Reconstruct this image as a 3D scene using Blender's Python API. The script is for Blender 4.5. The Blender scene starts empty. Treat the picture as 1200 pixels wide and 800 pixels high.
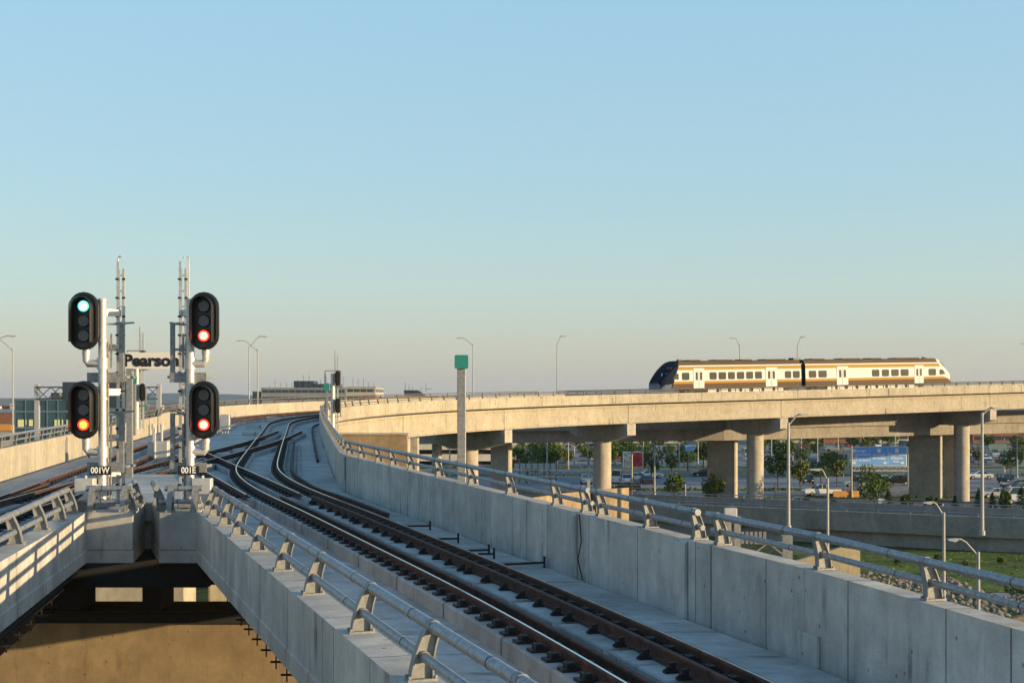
import bpy, bmesh, math, random
from mathutils import Vector, Matrix
R = math.radians
rnd = random.Random(11)
sc = bpy.context.scene
COL = sc.collection
H = 14.3; F = 1600.0; HY = 468.0      # eye height, focal length in photo pixels, horizon row (used only to turn sightings into metres)
def gp(px, py, z=0.0):
    Y = (H - z) * F / (py - HY); return Vector(((px - 600) / F * Y, Y, z))
def at(px, py, Y):
    return Vector(((px - 600) / F * Y, Y, H - (py - HY) / F * Y))
def gx(px, Y): return (px - 600) / F * Y

# ------------------------------------------------------------------ materials
MATS = {}
def nodes(name):
    m = bpy.data.materials.new(name); m.use_nodes = True
    nt = m.node_tree; MATS[name] = m
    return m, nt, nt.nodes['Principled BSDF']
def N(nt, t, **k):
    n = nt.nodes.new(t)
    for a, v in k.items(): setattr(n, a, v)
    return n
def noise(nt, vec, scale, detail=4, rough=.6):
    n = N(nt, 'ShaderNodeTexNoise'); n.inputs['Scale'].default_value = scale
    n.inputs['Detail'].default_value = detail; n.inputs['Roughness'].default_value = rough
    nt.links.new(vec, n.inputs['Vector']); return n.outputs['Fac']
def ramp(nt, fac, p0, p1, c0, c1):
    r = N(nt, 'ShaderNodeValToRGB'); e = r.color_ramp.elements
    e[0].position = p0; e[1].position = p1; e[0].color = (*c0, 1); e[1].color = (*c1, 1)
    nt.links.new(fac, r.inputs[0]); return r.outputs[0]
def mul(nt, a, b, fac=1.0):
    m = N(nt, 'ShaderNodeMix', data_type='RGBA', blend_type='MULTIPLY')
    m.inputs[0].default_value = fac
    nt.links.new(a, m.inputs[6]); nt.links.new(b, m.inputs[7]); return m.outputs[2]
def mixc(nt, fac, a, b):
    m = N(nt, 'ShaderNodeMix', data_type='RGBA')
    nt.links.new(fac, m.inputs[0]); nt.links.new(a, m.inputs[6])
    if isinstance(b, tuple): m.inputs[7].default_value = (*b, 1)
    else: nt.links.new(b, m.inputs[7])
    return m.outputs[2]
def bump(nt, bs, h, strength, dist=.02):
    b = N(nt, 'ShaderNodeBump'); b.inputs['Strength'].default_value = strength; b.inputs['Distance'].default_value = dist
    nt.links.new(h, b.inputs['Height']); nt.links.new(b.outputs[0], bs.inputs['Normal'])
def mapping(nt, src, sx, sy, sz):
    m = N(nt, 'ShaderNodeMapping'); m.inputs['Scale'].default_value = (sx, sy, sz)
    nt.links.new(src, m.inputs[0]); return m.outputs[0]
def plain(name, col, rough=.5, metal=0.0, var=.12, scale=8.0, spec=.5, coat=0, bmp=0):
    m, nt, bs = nodes(name)
    tc = N(nt, 'ShaderNodeTexCoord')
    f = noise(nt, tc.outputs['Object'], scale, 3)
    c0 = tuple(max(0, c * (1 - var)) for c in col); c1 = tuple(min(1, c * (1 + var)) for c in col)
    nt.links.new(ramp(nt, f, .3, .7, c0, c1), bs.inputs['Base Color'])
    bs.inputs['Roughness'].default_value = rough; bs.inputs['Metallic'].default_value = metal
    bs.inputs['Specular IOR Level'].default_value = spec
    bs.inputs['Coat Weight'].default_value = coat
    if bmp: bump(nt, bs, noise(nt, tc.outputs['Object'], scale * 4, 4), bmp)
    return m
def concrete(name, col, uv=False, joint=0.0, vary=.22, streak=.5, sc_=1.0, jw=.018):
    m, nt, bs = nodes(name)
    tc = N(nt, 'ShaderNodeTexCoord')
    src = tc.outputs['UV'] if uv else tc.outputs['Object']
    big = noise(nt, mapping(nt, src, .35 * sc_, .35 * sc_, .35 * sc_), 1.0, 5)
    st = noise(nt, mapping(nt, src, 1.5 * sc_, .3 if uv else 1.5 * sc_, .3 * sc_ if not uv else 1), 1.0, 5, .65)
    fine = noise(nt, src, 42.0, 3)
    c0 = tuple(c * (1 - vary) for c in col); c1 = tuple(min(1, c * (1 + vary * .6)) for c in col)
    a = ramp(nt, big, .3, .72, c0, c1)
    b = ramp(nt, st, .3, .62, (1 - streak * .4,) * 3, (1, 1, 1))
    c = ramp(nt, fine, .3, .7, (.86, .86, .86), (1.06, 1.06, 1.06))
    out = mul(nt, mul(nt, a, b), c)
    pit = N(nt, 'ShaderNodeTexVoronoi'); pit.inputs['Scale'].default_value = 3.1
    nt.links.new(src, pit.inputs['Vector'])
    med = noise(nt, mapping(nt, src, 2.6, 2.2, 2.2), 1.0, 5, .7)
    out = mul(nt, out, ramp(nt, med, .32, .68, (.80, .80, .81), (1.10, 1.09, 1.07)))
    out = mul(nt, out, ramp(nt, pit.outputs['Distance'], .05, .10, (.5, .48, .46), (1, 1, 1)))
    # dark rain streaks with a shape of their own
    dk = noise(nt, mapping(nt, src, 2.4, .5 if uv else 2.4, .4), 1.3, 7, .75)
    out = mul(nt, out, ramp(nt, dk, .58, .7, (1, 1, 1), (.7, .68, .66)))
    if uv:
        # long narrow water runs and grime that hugs the foot of the wall
        run = noise(nt, mapping(nt, src, 5.5, .16, 1), 1.0, 3, .5); msk = noise(nt, mapping(nt, src, .5, .5, 1), 1.3, 3)
        ra = ramp(nt, run, .56, .66, (0, 0, 0), (1, 1, 1)); rb_ = ramp(nt, msk, .5, .62, (0, 0, 0), (1, 1, 1))
        rm = mul(nt, ra, rb_); dark = mixc(nt, rm, out, (0, 0, 0)); 
        mm = N(nt, 'ShaderNodeMix', data_type='RGBA'); mm.inputs[0].default_value = .62
        nt.links.new(out, mm.inputs[6]); nt.links.new(dark, mm.inputs[7]); out = mm.outputs[2]
        out = mul(nt, out, ramp(nt, noise(nt, mapping(nt, src, 9, 9, 9), 1.0, 6, .8), .6, .72, (1, 1, 1), (.8, .79, .77)))
    if uv and joint:
        sep = N(nt, 'ShaderNodeSeparateXYZ'); nt.links.new(src, sep.inputs[0])
        md = N(nt, 'ShaderNodeMath', operation='PINGPONG'); md.inputs[1].default_value = joint / 2
        nt.links.new(sep.outputs[0], md.inputs[0])
        out = mul(nt, out, ramp(nt, md.outputs[0], jw * .4, jw, (.38, .37, .36), (1, 1, 1)))
    nt.links.new(out, bs.inputs['Base Color'])
    bs.inputs['Roughness'].default_value = .88; bs.inputs['Specular IOR Level'].default_value = .25
    bump(nt, bs, fine, .25, .01)
    return m
def emit(name, col, s):
    m, nt, bs = nodes(name)
    bs.inputs['Base Color'].default_value = (*col, 1)
    bs.inputs['Emission Color'].default_value = (*col, 1); bs.inputs['Emission Strength'].default_value = s
    return m
def leafmat(name, col):
    m, nt, bs = nodes(name)
    tc = N(nt, 'ShaderNodeTexCoord')
    f = noise(nt, tc.outputs['Object'], 1.3, 3); g = noise(nt, tc.outputs['Object'], 9, 2)
    a = ramp(nt, f, .3, .7, tuple(c * .65 for c in col), tuple(c * 1.35 for c in col))
    b = ramp(nt, g, .3, .7, (.75, .75, .75), (1.2, 1.15, 1))
    nt.links.new(mul(nt, a, b), bs.inputs['Base Color'])
    bs.inputs['Roughness'].default_value = .7; bs.inputs['Specular IOR Level'].default_value = .2
    bs.inputs['Transmission Weight'].default_value = 0
    return m
M_wall = concrete('parapet concrete', (.60, .575, .53), True, 2.1, .26, .8)
M_deck = concrete('deck concrete', (.54, .53, .505), True, 4.9, .30, .6, jw=.03)
M_gird = concrete('girder concrete', (.43, .385, .30), True, 0, .14, .35)
M_fas = concrete('viaduct parapet concrete', (.45, .405, .32), True, 3.0, .16, .45)
M_conc = concrete('cast concrete', (.45, .41, .345), False)
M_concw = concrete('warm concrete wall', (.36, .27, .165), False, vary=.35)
M_concg = concrete('grey road bridge concrete', (.30, .28, .25), False)
M_block = concrete('nose block concrete', (.50, .485, .45), False, vary=.38)
M_plinth = concrete('rust stained plinth concrete', (.50, .485, .46), True, 0, .3, .6)
M_soff = plain('dark steel with painted shade', (.02, .02, .022), .8, 0)  # near black: dark steel, and shade put into the colour under the decks
def railmat(name, col, dark):
    m, nt, bs = nodes(name)
    tc = N(nt, 'ShaderNodeTexCoord')
    f = noise(nt, tc.outputs['Object'], 5, 6, .7)
    nt.links.new(ramp(nt, f, .35, .65, dark, col), bs.inputs['Base Color'])
    bs.inputs['Roughness'].default_value = .8; bump(nt, bs, noise(nt, tc.outputs['Object'], 60, 3), .4, .004)
    return m
M_rust = railmat('rusty rail steel', (.12, .045, .025), (.024, .014, .011))
M_rail_head = plain('polished rail head', (.62, .62, .62), .16, 1, .05)
M_blackiron = plain('black cast clip', (.022, .018, .017), .6, .2, .4, 20)
M_galv = plain('galvanised steel', (.25, .255, .255), .62, .35, .25, 14, .25)
M_galv2 = plain('galvanised pipe', (.27, .29, .315), .5, .5, .3, 22, .4)
M_alu = plain('brushed aluminium', (.52, .51, .49), .48, .5, .16, 16, .4)
M_cab = plain('grey painted cabinet', (.42, .43, .42), .5, .1, .1, 6)
M_black = plain('black signal housing', (.012, .012, .013), .35, 0, .3, 20, .5)
M_blackm = plain('matte black backing', (.008, .008, .009), .9, 0, .3, 20, .1)
M_lensoff = plain('unlit signal lens', (.11, .11, .12), .25, 0, .2, 40)
M_white = plain('white paint', (.75, .74, .70), .45, 0, .05, 4)
M_sign_face = plain('cream sign face', (.72, .66, .56), .5, 0, .03)
M_txt = plain('black lettering', (.01, .01, .01), .5, 0, .1)
M_wtxt = plain('white lettering', (.85, .83, .78), .5, 0, .05)
M_teal = plain('teal sign paint', (.02, .21, .17), .5, 0, .1, 12)
M_blue = plain('blue highway sign', (.15, .40, .84), .5, 0, .08, .6)
M_navy = plain('navy sign back', (.035, .05, .07), .55, .1, .15, 1)
M_glass = plain('tinted window glass', (.03, .045, .05), .12, 0, .2, 1, .6)
M_farrail = plain('dull far railing steel', (.13, .13, .125), .75, 0, .1, 4, .15)
M_lamp = plain('dull grey lamp pole', (.36, .355, .34), .65, .15, .12, 3, .25)
M_glassb = plain('teal curtain wall glass', (.03, .075, .095), .15, 0, .35, .3, .6)
M_gold = plain('gold livery paint', (.34, .215, .045), .75, 0, .05, 2, .15)
M_orange = plain('orange stripe paint', (.38, .12, .02), .7, 0, .05, 2)
M_brown = plain('dark bronze paint', (.062, .034, .010), .75, 0, .1, 2)
M_trainw = plain('white train paint', (.56, .56, .56), .7, 0, .03, 2, .2)
M_traing = plain('pale grey train paint', (.58, .58, .60), .3, 0, .03, 2, .5, .3)
M_asph = plain('asphalt', (.13, .13, .14), .9, 0, .25, .6, .3, 0)
M_asph2 = plain('worn asphalt', (.20, .20, .215), .9, 0, .22, .35, .3, 0)
M_line = plain('road marking paint', (.6, .58, .52), .7, 0, .1)
M_grass = plain('mown grass', (.10, .13, .03), .95, 0, .3, .35, .1)
M_grassd = plain('rough grass', (.06, .075, .022), .95, 0, .6, .8, .1)
M_rock = plain('broken rock', (.21, .175, .13), .9, 0, .35, 2, .2)
M_bark = plain('bark', (.07, .05, .035), .9, 0, .3, 6)
M_leaf = leafmat('broad leaves', (.07, .12, .025))
M_leaf2 = leafmat('yellow green leaves', (.12, .145, .035))
M_leafd = leafmat('blue green needles', (.045, .085, .045))
M_farland = plain('distant fields', (.11, .10, .06), .95, 0, .55, .004, .1)
M_hill = plain('wooded hills', (.05, .07, .05), .95, 0, .4, .003, .1)
M_red = plain('red paint', (.45, .03, .02), .45, 0, .1)
M_amber = plain('traffic yellow paint', (.65, .27, .02), .5, 0, .1)
M_rubber = plain('tyre rubber', (.02, .02, .02), .8, 0, .2)
M_brick = plain('red brown brick', (.22, .09, .05), .85, 0, .2, 1)
M_tanb = plain('tan cladding', (.42, .37, .29), .8, 0, .1, .3)
M_lite = plain('pale parking garage concrete', (.52, .47, .38), .85, 0, .12, .3)
M_pgrey = plain('grey roof panels', (.22, .23, .25), .7, 0, .12, .2)
M_lred = emit('glowing red lens rim', (1, .02, .01), 2.4)
M_lredc = emit('glowing lens centre', (1, .50, .28), 1.25)
M_lyel = emit('glowing amber centre', (1, .55, .07), .75)
M_lgrn = emit('glowing green lens rim', (.10, .75, .55), .8)
M_lgrnc = emit('glowing green centre', (.75, 1, .9), 1.2)

# ------------------------------------------------------------------ mesh building
ROOTM = {}
class MB:
    def __init__(s): s.v = []; s.f = []; s.m = []; s.uv = []
    def add(s, vs, fs, mi=0, uvs=None):
        b = len(s.v); s.v += [tuple(v) for v in vs]
        for k, f in enumerate(fs):
            s.f.append(tuple(b + i for i in f)); s.m.append(mi)
            s.uv.append(uvs[k] if uvs else None)
    def hexa(s, p, mi=0):      # 8 points: bottom ring 0-3, top ring 4-7
        s.add(p, [(0, 3, 2, 1), (4, 5, 6, 7), (0, 1, 5, 4), (1, 2, 6, 5), (2, 3, 7, 6), (3, 0, 4, 7)], mi)
    def box(s, x0, x1, y0, y1, z0, z1, mi=0):
        s.hexa([(x0, y0, z0), (x1, y0, z0), (x1, y1, z0), (x0, y1, z0), (x0, y0, z1), (x1, y0, z1), (x1, y1, z1), (x0, y1, z1)], mi)
    def bbox(s, x0, x1, y0, y1, z0, z1, b=.01, mi=0):   # bevelled upright box
        p = [(x0 + b, y0), (x1 - b, y0), (x1, y0 + b), (x1, y1 - b), (x1 - b, y1), (x0 + b, y1), (x0, y1 - b), (x0, y0 + b)]
        s.prism(p, z0, z1 - b, mi, cap=False)
        cx, cy = (x0 + x1) / 2, (y0 + y1) / 2
        q = [(x + (b if x < cx else -b), y + (b if y < cy else -b)) for x, y in p]
        n = len(p); base = [(x, y, z1 - b) for x, y in p] + [(x, y, z1) for x, y in q]
        s.add(base, [(i, (i + 1) % n, n + (i + 1) % n, n + i) for i in range(n)] + [tuple(range(n, 2 * n))], mi)
        s.add([(x, y, z0) for x, y in p], [tuple(reversed(range(n)))], mi)
    def obox(s, c, sx, sy, sz, rz=0, mi=0):    # centre-bottom c
        cr, sr = math.cos(rz), math.sin(rz)
        p = []
        for z in (0, sz):
            for x, y in ((-sx / 2, -sy / 2), (sx / 2, -sy / 2), (sx / 2, sy / 2), (-sx / 2, sy / 2)):
                p.append((c[0] + x * cr - y * sr, c[1] + x * sr + y * cr, c[2] + z))
        s.hexa(p, mi)
    def prism(s, poly, z0, z1, mi=0, cap=True):
        n = len(poly); vs = [(x, y, z0) for x, y in poly] + [(x, y, z1) for x, y in poly]
        fs = [(i, (i + 1) % n, n + (i + 1) % n, n + i) for i in range(n)]
        if cap: fs += [tuple(reversed(range(n))), tuple(range(n, 2 * n))]
        s.add(vs, fs, mi)
    def ext(s, poly, y0, y1, mi=0):            # polygon in x,z extruded along y
        n = len(poly); vs = [(x, y0, z) for x, z in poly] + [(x, y1, z) for x, z in poly]
        s.add(vs, [tuple(range(n)), tuple(reversed(range(n, 2 * n)))] + [((i + 1) % n, i, n + i, n + (i + 1) % n) for i in range(n)], mi)
    def beam(s, a, b, w, h=None, mi=0):
        a = Vector(a); b = Vector(b); h = h or w; d = (b - a).normalized()
        up = Vector((0, 0, 1)) if abs(d.z) < .95 else Vector((0, 1, 0))
        r = d.cross(up).normalized() * w / 2; u = r.cross(d).normalized() * h / 2
        s.hexa([a - r - u, a + r - u, b + r - u, b - r - u, a - r + u, a + r + u, b + r + u, b - r + u], mi)
    def tube(s, pts, r, n=8, mi=0, cap=True, r1=None):
        pts = [Vector(p) for p in pts]; k = len(pts); rings = []
        ref = None
        for i, p in enumerate(pts):
            d = (pts[min(i + 1, k - 1)] - pts[max(i - 1, 0)]).normalized()
            if ref is None: ref = Vector((0, 0, 1)) if abs(d.z) < .9 else Vector((1, 0, 0))
            a = (ref - d * ref.dot(d))
            if a.length < 1e-4: a = Vector((1, 0, 0)) - d * d.x
            a.normalize(); ref = a; b = d.cross(a)
            rr = r if r1 is None else r + (r1 - r) * i / (k - 1)
            rings.append([p + a * math.cos(2 * math.pi * j / n) * rr + b * math.sin(2 * math.pi * j / n) * rr for j in range(n)])
        vs = [v for rg in rings for v in rg]
        fs = [(i * n + j, i * n + (j + 1) % n, (i + 1) * n + (j + 1) % n, (i + 1) * n + j) for i in range(k - 1) for j in range(n)]
        if cap: fs += [tuple(reversed(range(n))), tuple(range((k - 1) * n, k * n))]
        s.add(vs, fs, mi)
    def sweep(s, frames, prof, mi=0, closed=True, caps=True, dzf=None, vscale=1.0):
        n = len(prof); vs = []
        for (p, r, S) in frames:
            dz = dzf(S) if dzf else 0
            for o, z in prof: vs.append((p[0] + r[0] * o, p[1] + r[1] * o, p[2] + z + dz))
        acc = [0]
        for j in range(n): acc.append(acc[-1] + math.hypot(prof[(j + 1) % n][0] - prof[j][0], prof[(j + 1) % n][1] - prof[j][1]))
        fs = []; uvs = []
        for i in range(len(frames) - 1):
            for j in range(n if closed else n - 1):
                k = (j + 1) % n
                fs.append((i * n + j, (i + 1) * n + j, (i + 1) * n + k, i * n + k))
                u0, u1 = frames[i][2], frames[i + 1][2]
                uvs.append(((u0, acc[j]), (u1, acc[j]), (u1, acc[j + 1]), (u0, acc[j + 1])))
        if caps and closed:
            L = (len(frames) - 1) * n
            fs += [tuple(range(n)), tuple(reversed(range(L, L + n)))]
            uvs += [[(prof[q][0], prof[q][1]) for q in range(n)], [(prof[q][0], prof[q][1]) for q in reversed(range(n))]]
        s.add(vs, fs, mi, uvs)
    def build(s, name, mat, parent=None, smooth=False, world=False, loc=None):
        me = bpy.data.meshes.new(name)
        vs = s.v
        if world and parent is not None:
            Mi = ROOTM[parent.name].inverted(); vs = [tuple(Mi @ Vector(v)) for v in vs]
        me.from_pydata(vs, [], s.f)
        for m in (mat if isinstance(mat, (list, tuple)) else [mat]): me.materials.append(m)
        if any(s.m): me.polygons.foreach_set('material_index', s.m)
        if any(u is not None for u in s.uv):
            ul = me.uv_layers.new(name='UVMap'); li = 0
            for f, u in zip(s.f, s.uv):
                for q in range(len(f)):
                    if u is not None: ul.data[li].uv = u[q]
                    li += 1
        bm = bmesh.new(); bm.from_mesh(me); bmesh.ops.recalc_face_normals(bm, faces=bm.faces); bm.to_mesh(me); bm.free()
        if smooth:
            me.polygons.foreach_set('use_smooth', [True] * len(me.polygons))
            try: me.set_sharp_from_angle(angle=R(35))
            except Exception: pass
        me.update()
        o = bpy.data.objects.new(name, me); COL.objects.link(o)
        if parent is not None:
            o.parent = parent
            if parent.name in ROOTM: ROOTM[o.name] = ROOTM[parent.name]
        if loc is not None: o.location = loc
        return o
def thing(name, label, cat, loc=(0, 0, 0), rz=0, group=None):
    o = bpy.data.objects.new(name, None); COL.objects.link(o)
    o.location = loc; o.rotation_euler = (0, 0, rz); o.empty_display_size = .3
    o['label'] = label; o['category'] = cat
    if group: o['group'] = group
    ROOTM[o.name] = Matrix.Translation(Vector(loc)) @ Matrix.Rotation(rz, 4, 'Z')
    return o
def tag(o, label, cat, group=None):
    o['label'] = label; o['category'] = cat
    if group: o['group'] = group
    return o
def struct(o): o['kind'] = 'structure'; return o
def kids(o): return [c for c in COL.objects if c.parent == o]
def dup(root, loc, rz=0, label=None, group=None, scale=None, ch=None):
    r = root.copy(); COL.objects.link(r); r.location = loc; r.rotation_euler = (0, 0, rz)
    if scale: r.scale = (scale,) * 3 if not isinstance(scale, tuple) else scale
    if label: r['label'] = label
    if group: r['group'] = group
    for c in (ch if ch is not None else kids(root)):
        d = c.copy(); COL.objects.link(d); d.parent = r
        for g in c.children:
            e = g.copy(); COL.objects.link(e); e.parent = d
    return r
def text_mesh(name, body, size, mat, parent, loc, rot, bold=0, align='CENTER', depth=.004, xs=1.0):
    cu = bpy.data.curves.new(name, 'FONT'); cu.body = body; cu.size = size; cu.align_x = align; cu.align_y = 'CENTER'
    cu.offset = bold; cu.extrude = depth; cu.resolution_u = 4
    tmp = bpy.data.objects.new('tmp', cu); COL.objects.link(tmp)
    dg = bpy.context.evaluated_depsgraph_get()
    me = bpy.data.meshes.new_from_object(tmp.evaluated_get(dg)); bpy.data.objects.remove(tmp)
    me.materials.clear(); me.materials.append(mat)
    o = bpy.data.objects.new(name, me); COL.objects.link(o); o.parent = parent
    o.location = loc; o.rotation_euler = rot; o.scale = (xs, 1, 1)
    return o

# ------------------------------------------------------------------ alignment of the guideway
def zpl(Y): return 11.1 + .01375 * Y
SEG = [(27.5, -14.6, -14.6), (1.5, -14.6, -19.03), (26.0, -19.03, -19.03), (4.2, -19.03, -9), (51.5, -9, -8.5), (75.7, -8.5, 61), (130, 61, 61)]
ST = []
def _align():
    x, y, s = 3.80 + .26 * 27.4, -10.0, 0.0; st = .25
    s86 = None
    for L, a, b in SEG:
        n = int(round(L / st))
        for i in range(n):
            h = R(a + (b - a) * (i + .5) / n)
            ST.append((s, x, y, h)); x += math.sin(h) * st; y += math.cos(h) * st; s += st
    ST.append((s, x, y, h))
_align()
S86 = next(t[0] for t in ST if t[2] >= 86)
SARC = sum(q[0] for q in SEG[:5]); SEND = sum(q[0] for q in SEG[:6]); SMAX = ST[-1][0]
def W(s):
    i = max(0, min(len(ST) - 2, int(s / .25))); a, b = ST[i], ST[i + 1]; t = (s - a[0]) / .25
    return tuple(a[k] + (b[k] - a[k]) * t for k in range(1, 4))
def zr(s):
    if s <= S86: return zpl(W(s)[1])
    return zpl(86) + .0225 * (s - S86)
def lift(s): return 0.0
def tlift(s):
    t = max(0, min(1, (s - 166) / 20)); return .57 * t * t * (3 - 2 * t)
def fw(s, off=0.0):
    x, y, h = W(s); r = (math.cos(h), -math.sin(h))
    return (Vector((x + r[0] * off, y + r[1] * off, zr(s))), r, s)
def fr(s0, s1, off=0.0, step=1.5):
    n = max(1, int(math.ceil((s1 - s0) / step))); return [fw(s0 + (s1 - s0) * i / n, off) for i in range(n + 1)]
def s_at_Y(Y): return next(t[0] for t in ST if t[2] >= Y)
def line_frames(p0, p1, step=2.0):
    p0 = Vector(p0); p1 = Vector(p1); L = (p1 - p0).length; n = max(1, int(L / step)); d = (p1 - p0) / L
    r = (d.y, -d.x); out = []
    for i in range(n + 1):
        p = p0 + (p1 - p0) * i / n; out.append((Vector((p.x, p.y, zpl(p.y))), r, i * L / n))
    return out
# left wall of the wide deck: straight, then concentric with the right wall
OFFL = -10.8
S95 = s_at_Y(95)
Lend = fw(S95, OFFL)[0]
L0 = Vector((-10.3, -10))
def Lx(Y): return L0.x + (Lend.x - L0.x) * (Y + 10) / (Lend.y + 10)
LF = line_frames((L0.x, -10), (Lend.x, Lend.y), 2.0)
sL = LF[-1][2]
for q in fr(S95 + .5, SMAX, OFFL, 1.5): LF.append((q[0], q[1], sL + (q[2] - S95)))
def Nx(Y): return -5.76 - .344 * (Y - 25.0)
def Mx(Y): return -7.8 - .147 * (Y - 25.0)
NF = line_frames((Nx(-10), -10), (Nx(25.0), 25.0), 2)
MF = line_frames((Mx(-10), -10), (Mx(25.0), 25.0), 2)
SK = s_at_Y(25)

# ------------------------------------------------------------------ guideway: decks, parapets, girders
def liftL(S): return lift(S - sL + S95)
gw = thing('elevated_guideway', 'double track concrete guideway whose parapets curve right beyond the signal masts', 'railway viaduct', (W(SK)[0], 25, 10))
def sections(frames, prof, seclen, mb, gap=.02, dzf=None, off=0):
    # broken into cast lengths with open joints
    i = 0
    while i < len(frames) - 1:
        j = i + 1
        while j < len(frames) - 1 and frames[j][2] - frames[i][2] < seclen: j += 1
        seg = list(frames[i:j + 1])
        p, r, S = seg[-1]; d = (seg[-1][0] - seg[-2][0]).normalized()
        seg[-1] = (p - d * gap, r, S - gap)
        mb.sweep(seg, prof, dzf=dzf); i = j
PW = [(0, .8), (0, -.7), (.30, -.7), (.30, -.3), (.36, -.3), (.36, .05), (.34, .09), (.34, .79)]
sA = s_at_Y(9.5); sJ = s_at_Y(19.9); sK = s_at_Y(44.4)
b = MB(); sections(fr(sA - 12, sJ, 0, 1.0), PW, 7.3, b); b.build('parapet', M_wall, gw, world=True)
b = MB(); sections(fr(sJ + .015, sK, 0, 1.0), PW, 7.3, b); b.build('parapet', M_wall, gw, world=True)
b = MB(); sections(fr(sK + .015, SARC + 8, 0, 1.0), PW, 9, b); b.build('parapet', M_wall, gw, world=True)
b = MB(); sections(fr(SARC + 8.02, SMAX, 0, 1.0), [(0, .8), (0, -.32), (.34, -.32), (.40, -.22), (.40, .79)], 9.2, b); b.build('parapet', M_fas, gw, world=True)
# pilasters on the inner face where the cast lengths meet, and a square cover plate low down
for Y, w in ((20.6, .42), (24.9, .42), (44.0, .5)):
    s = s_at_Y(Y); b = MB(); b.sweep(fr(s, s + w, 0, .25), [(-.055, .74), (-.055, -.398), (.002, -.398), (.002, .78)]); b.build('pilaster', M_wall, gw, world=True)
s = s_at_Y(17.05); b = MB(); b.sweep(fr(s, s + .5, 0, .25), [(-.05, .0), (-.05, -.398), (.002, -.398), (.002, .0)]); b.build('cover_plate', M_wall, gw, world=True)
# left wall
b = MB(); sections(LF, [(0, .8), (0, -.7), (-.36, -.7), (-.36, .78)], 7.9, b, dzf=lambda S: liftL(S)); b.build('parapet', M_fas, gw, world=True)
# wide deck
b = MB(); vs = []; fs = []; uvs = []
rows = []
Y = 27.2
while Y < Lend.y - 1: 
    rows.append((Vector((Lx(Y), Y, zpl(Y))), None, Y)); Y += 1.5
prs = []
for p, _, Y in rows:
    s = s_at_Y(Y); prs.append((p, Vector((W(s)[0], Y, zpl(Y))), Y, 0))
for q in fr(S95, SMAX, 0, 1.5):
    prs.append((fw(q[2], OFFL)[0], q[0], q[2] - S95 + Lend.y, lift(q[2])))
for l, r, u, lf in prs:
    for k in range(5):
        p = l.lerp(r, k / 4); vs.append((p.x, p.y, p.z - .4 + lf))
    p = r; vs.append((p.x, p.y, p.z - .72 + min(lf, .3))); p = l; vs.append((p.x, p.y, p.z - .72 + min(lf, .3)))
n = 7
for i in range(len(prs) - 1):
    for k in range(4):
        fs.append((i * n + k, i * n + k + 1, (i + 1) * n + k + 1, (i + 1) * n + k))
        uvs.append(((prs[i][2], k * 2.7), (prs[i][2], k * 2.7 + 2.7), (prs[i + 1][2], k * 2.7 + 2.7), (prs[i + 1][2], k * 2.7)))
    fs.append((i * n + 5, i * n + 6, (i + 1) * n + 6, (i + 1) * n + 5)); uvs.append(((prs[i][2], 0), (prs[i][2], 10), (prs[i + 1][2], 10), (prs[i + 1][2], 0)))
fs.append((0, 1, 2, 3, 4, 5, 6)); uvs.append([(0, 0)] * 7)
b.add(vs, fs, 0, uvs); b.build('deck', M_deck, gw, world=True)
# right single-track span (foreground) and left single-track span
def span_deck(xa, xb, y0, y1, par):
    b = MB(); vs = []; fs = []; uvs = []; n = 8; k = 0; Ys = []
    Y = y0
    while Y < y1 - .01: Ys.append(Y); Y += 1.5
    Ys.append(y1)
    for Y in Ys:
        for q in range(n + 1):
            t = q / n; vs.append((xa(Y) + (xb(Y) - xa(Y)) * t, Y, zpl(Y) - .4))
        vs.append((xb(Y), Y, zpl(Y) - .52)); vs.append((xa(Y), Y, zpl(Y) - .52))
    c = n + 3
    for i in range(len(Ys) - 1):
        for q in range(n):
            fs.append((i * c + q, i * c + q + 1, (i + 1) * c + q + 1, (i + 1) * c + q))
            uvs.append(((Ys[i], q), (Ys[i], q + 1), (Ys[i + 1], q + 1), (Ys[i + 1], q)))
        fs.append((i * c + n + 1, i * c + n + 2, (i + 1) * c + n + 2, (i + 1) * c + n + 1)); uvs.append([(0, 0)] * 4)
    b.add(vs, fs, 0, uvs); return b.build('deck', M_deck, par, world=True)
def Wx(Y): return W(s_at_Y(Y))[0]
rs = thing('right_guideway_span', 'single track concrete span from the bottom right to the right signal mast', 'railway viaduct', (0, 12, 10))
rs.name = 'guideway_span'; ROOTM[rs.name] = Matrix.Translation(Vector((0, 12, 10)))
ls = thing('guideway_span', 'single track concrete span at the left edge ending at the left signal mast', 'railway viaduct', (-9, 12, 10))
span_deck(lambda Y: Nx(Y) + .36, Wx, -8, 27.18, rs)
span_deck(Lx, lambda Y: Mx(Y) - .36, -8, 27.18, ls)
PN = [(0, .8), (.36, .8), (.36, -.15), (.03, -.15), (.03, -.12), (-.018, -.12), (-.018, .09), (0, .11)]
PM = [(-o, z) for o, z in PN]
b = MB(); sections(NF, PN, 7.0, b); b.build('parapet', M_wall, rs, world=True)
b = MB(); sections(MF, PM, 7.0, b); b.build('parapet', M_wall, ls, world=True)
GN = [(1.1, -.53), (1.1, -1.25), (5.4, -1.25), (5.4, -.53)]
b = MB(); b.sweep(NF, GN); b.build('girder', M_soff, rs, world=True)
b = MB(); b.sweep(MF, [(-o, z) for o, z in [(.9, -.53), (.9, -1.25), (5.6, -1.25), (5.6, -.53)]]); b.build('girder', M_soff, ls, world=True)
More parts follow.
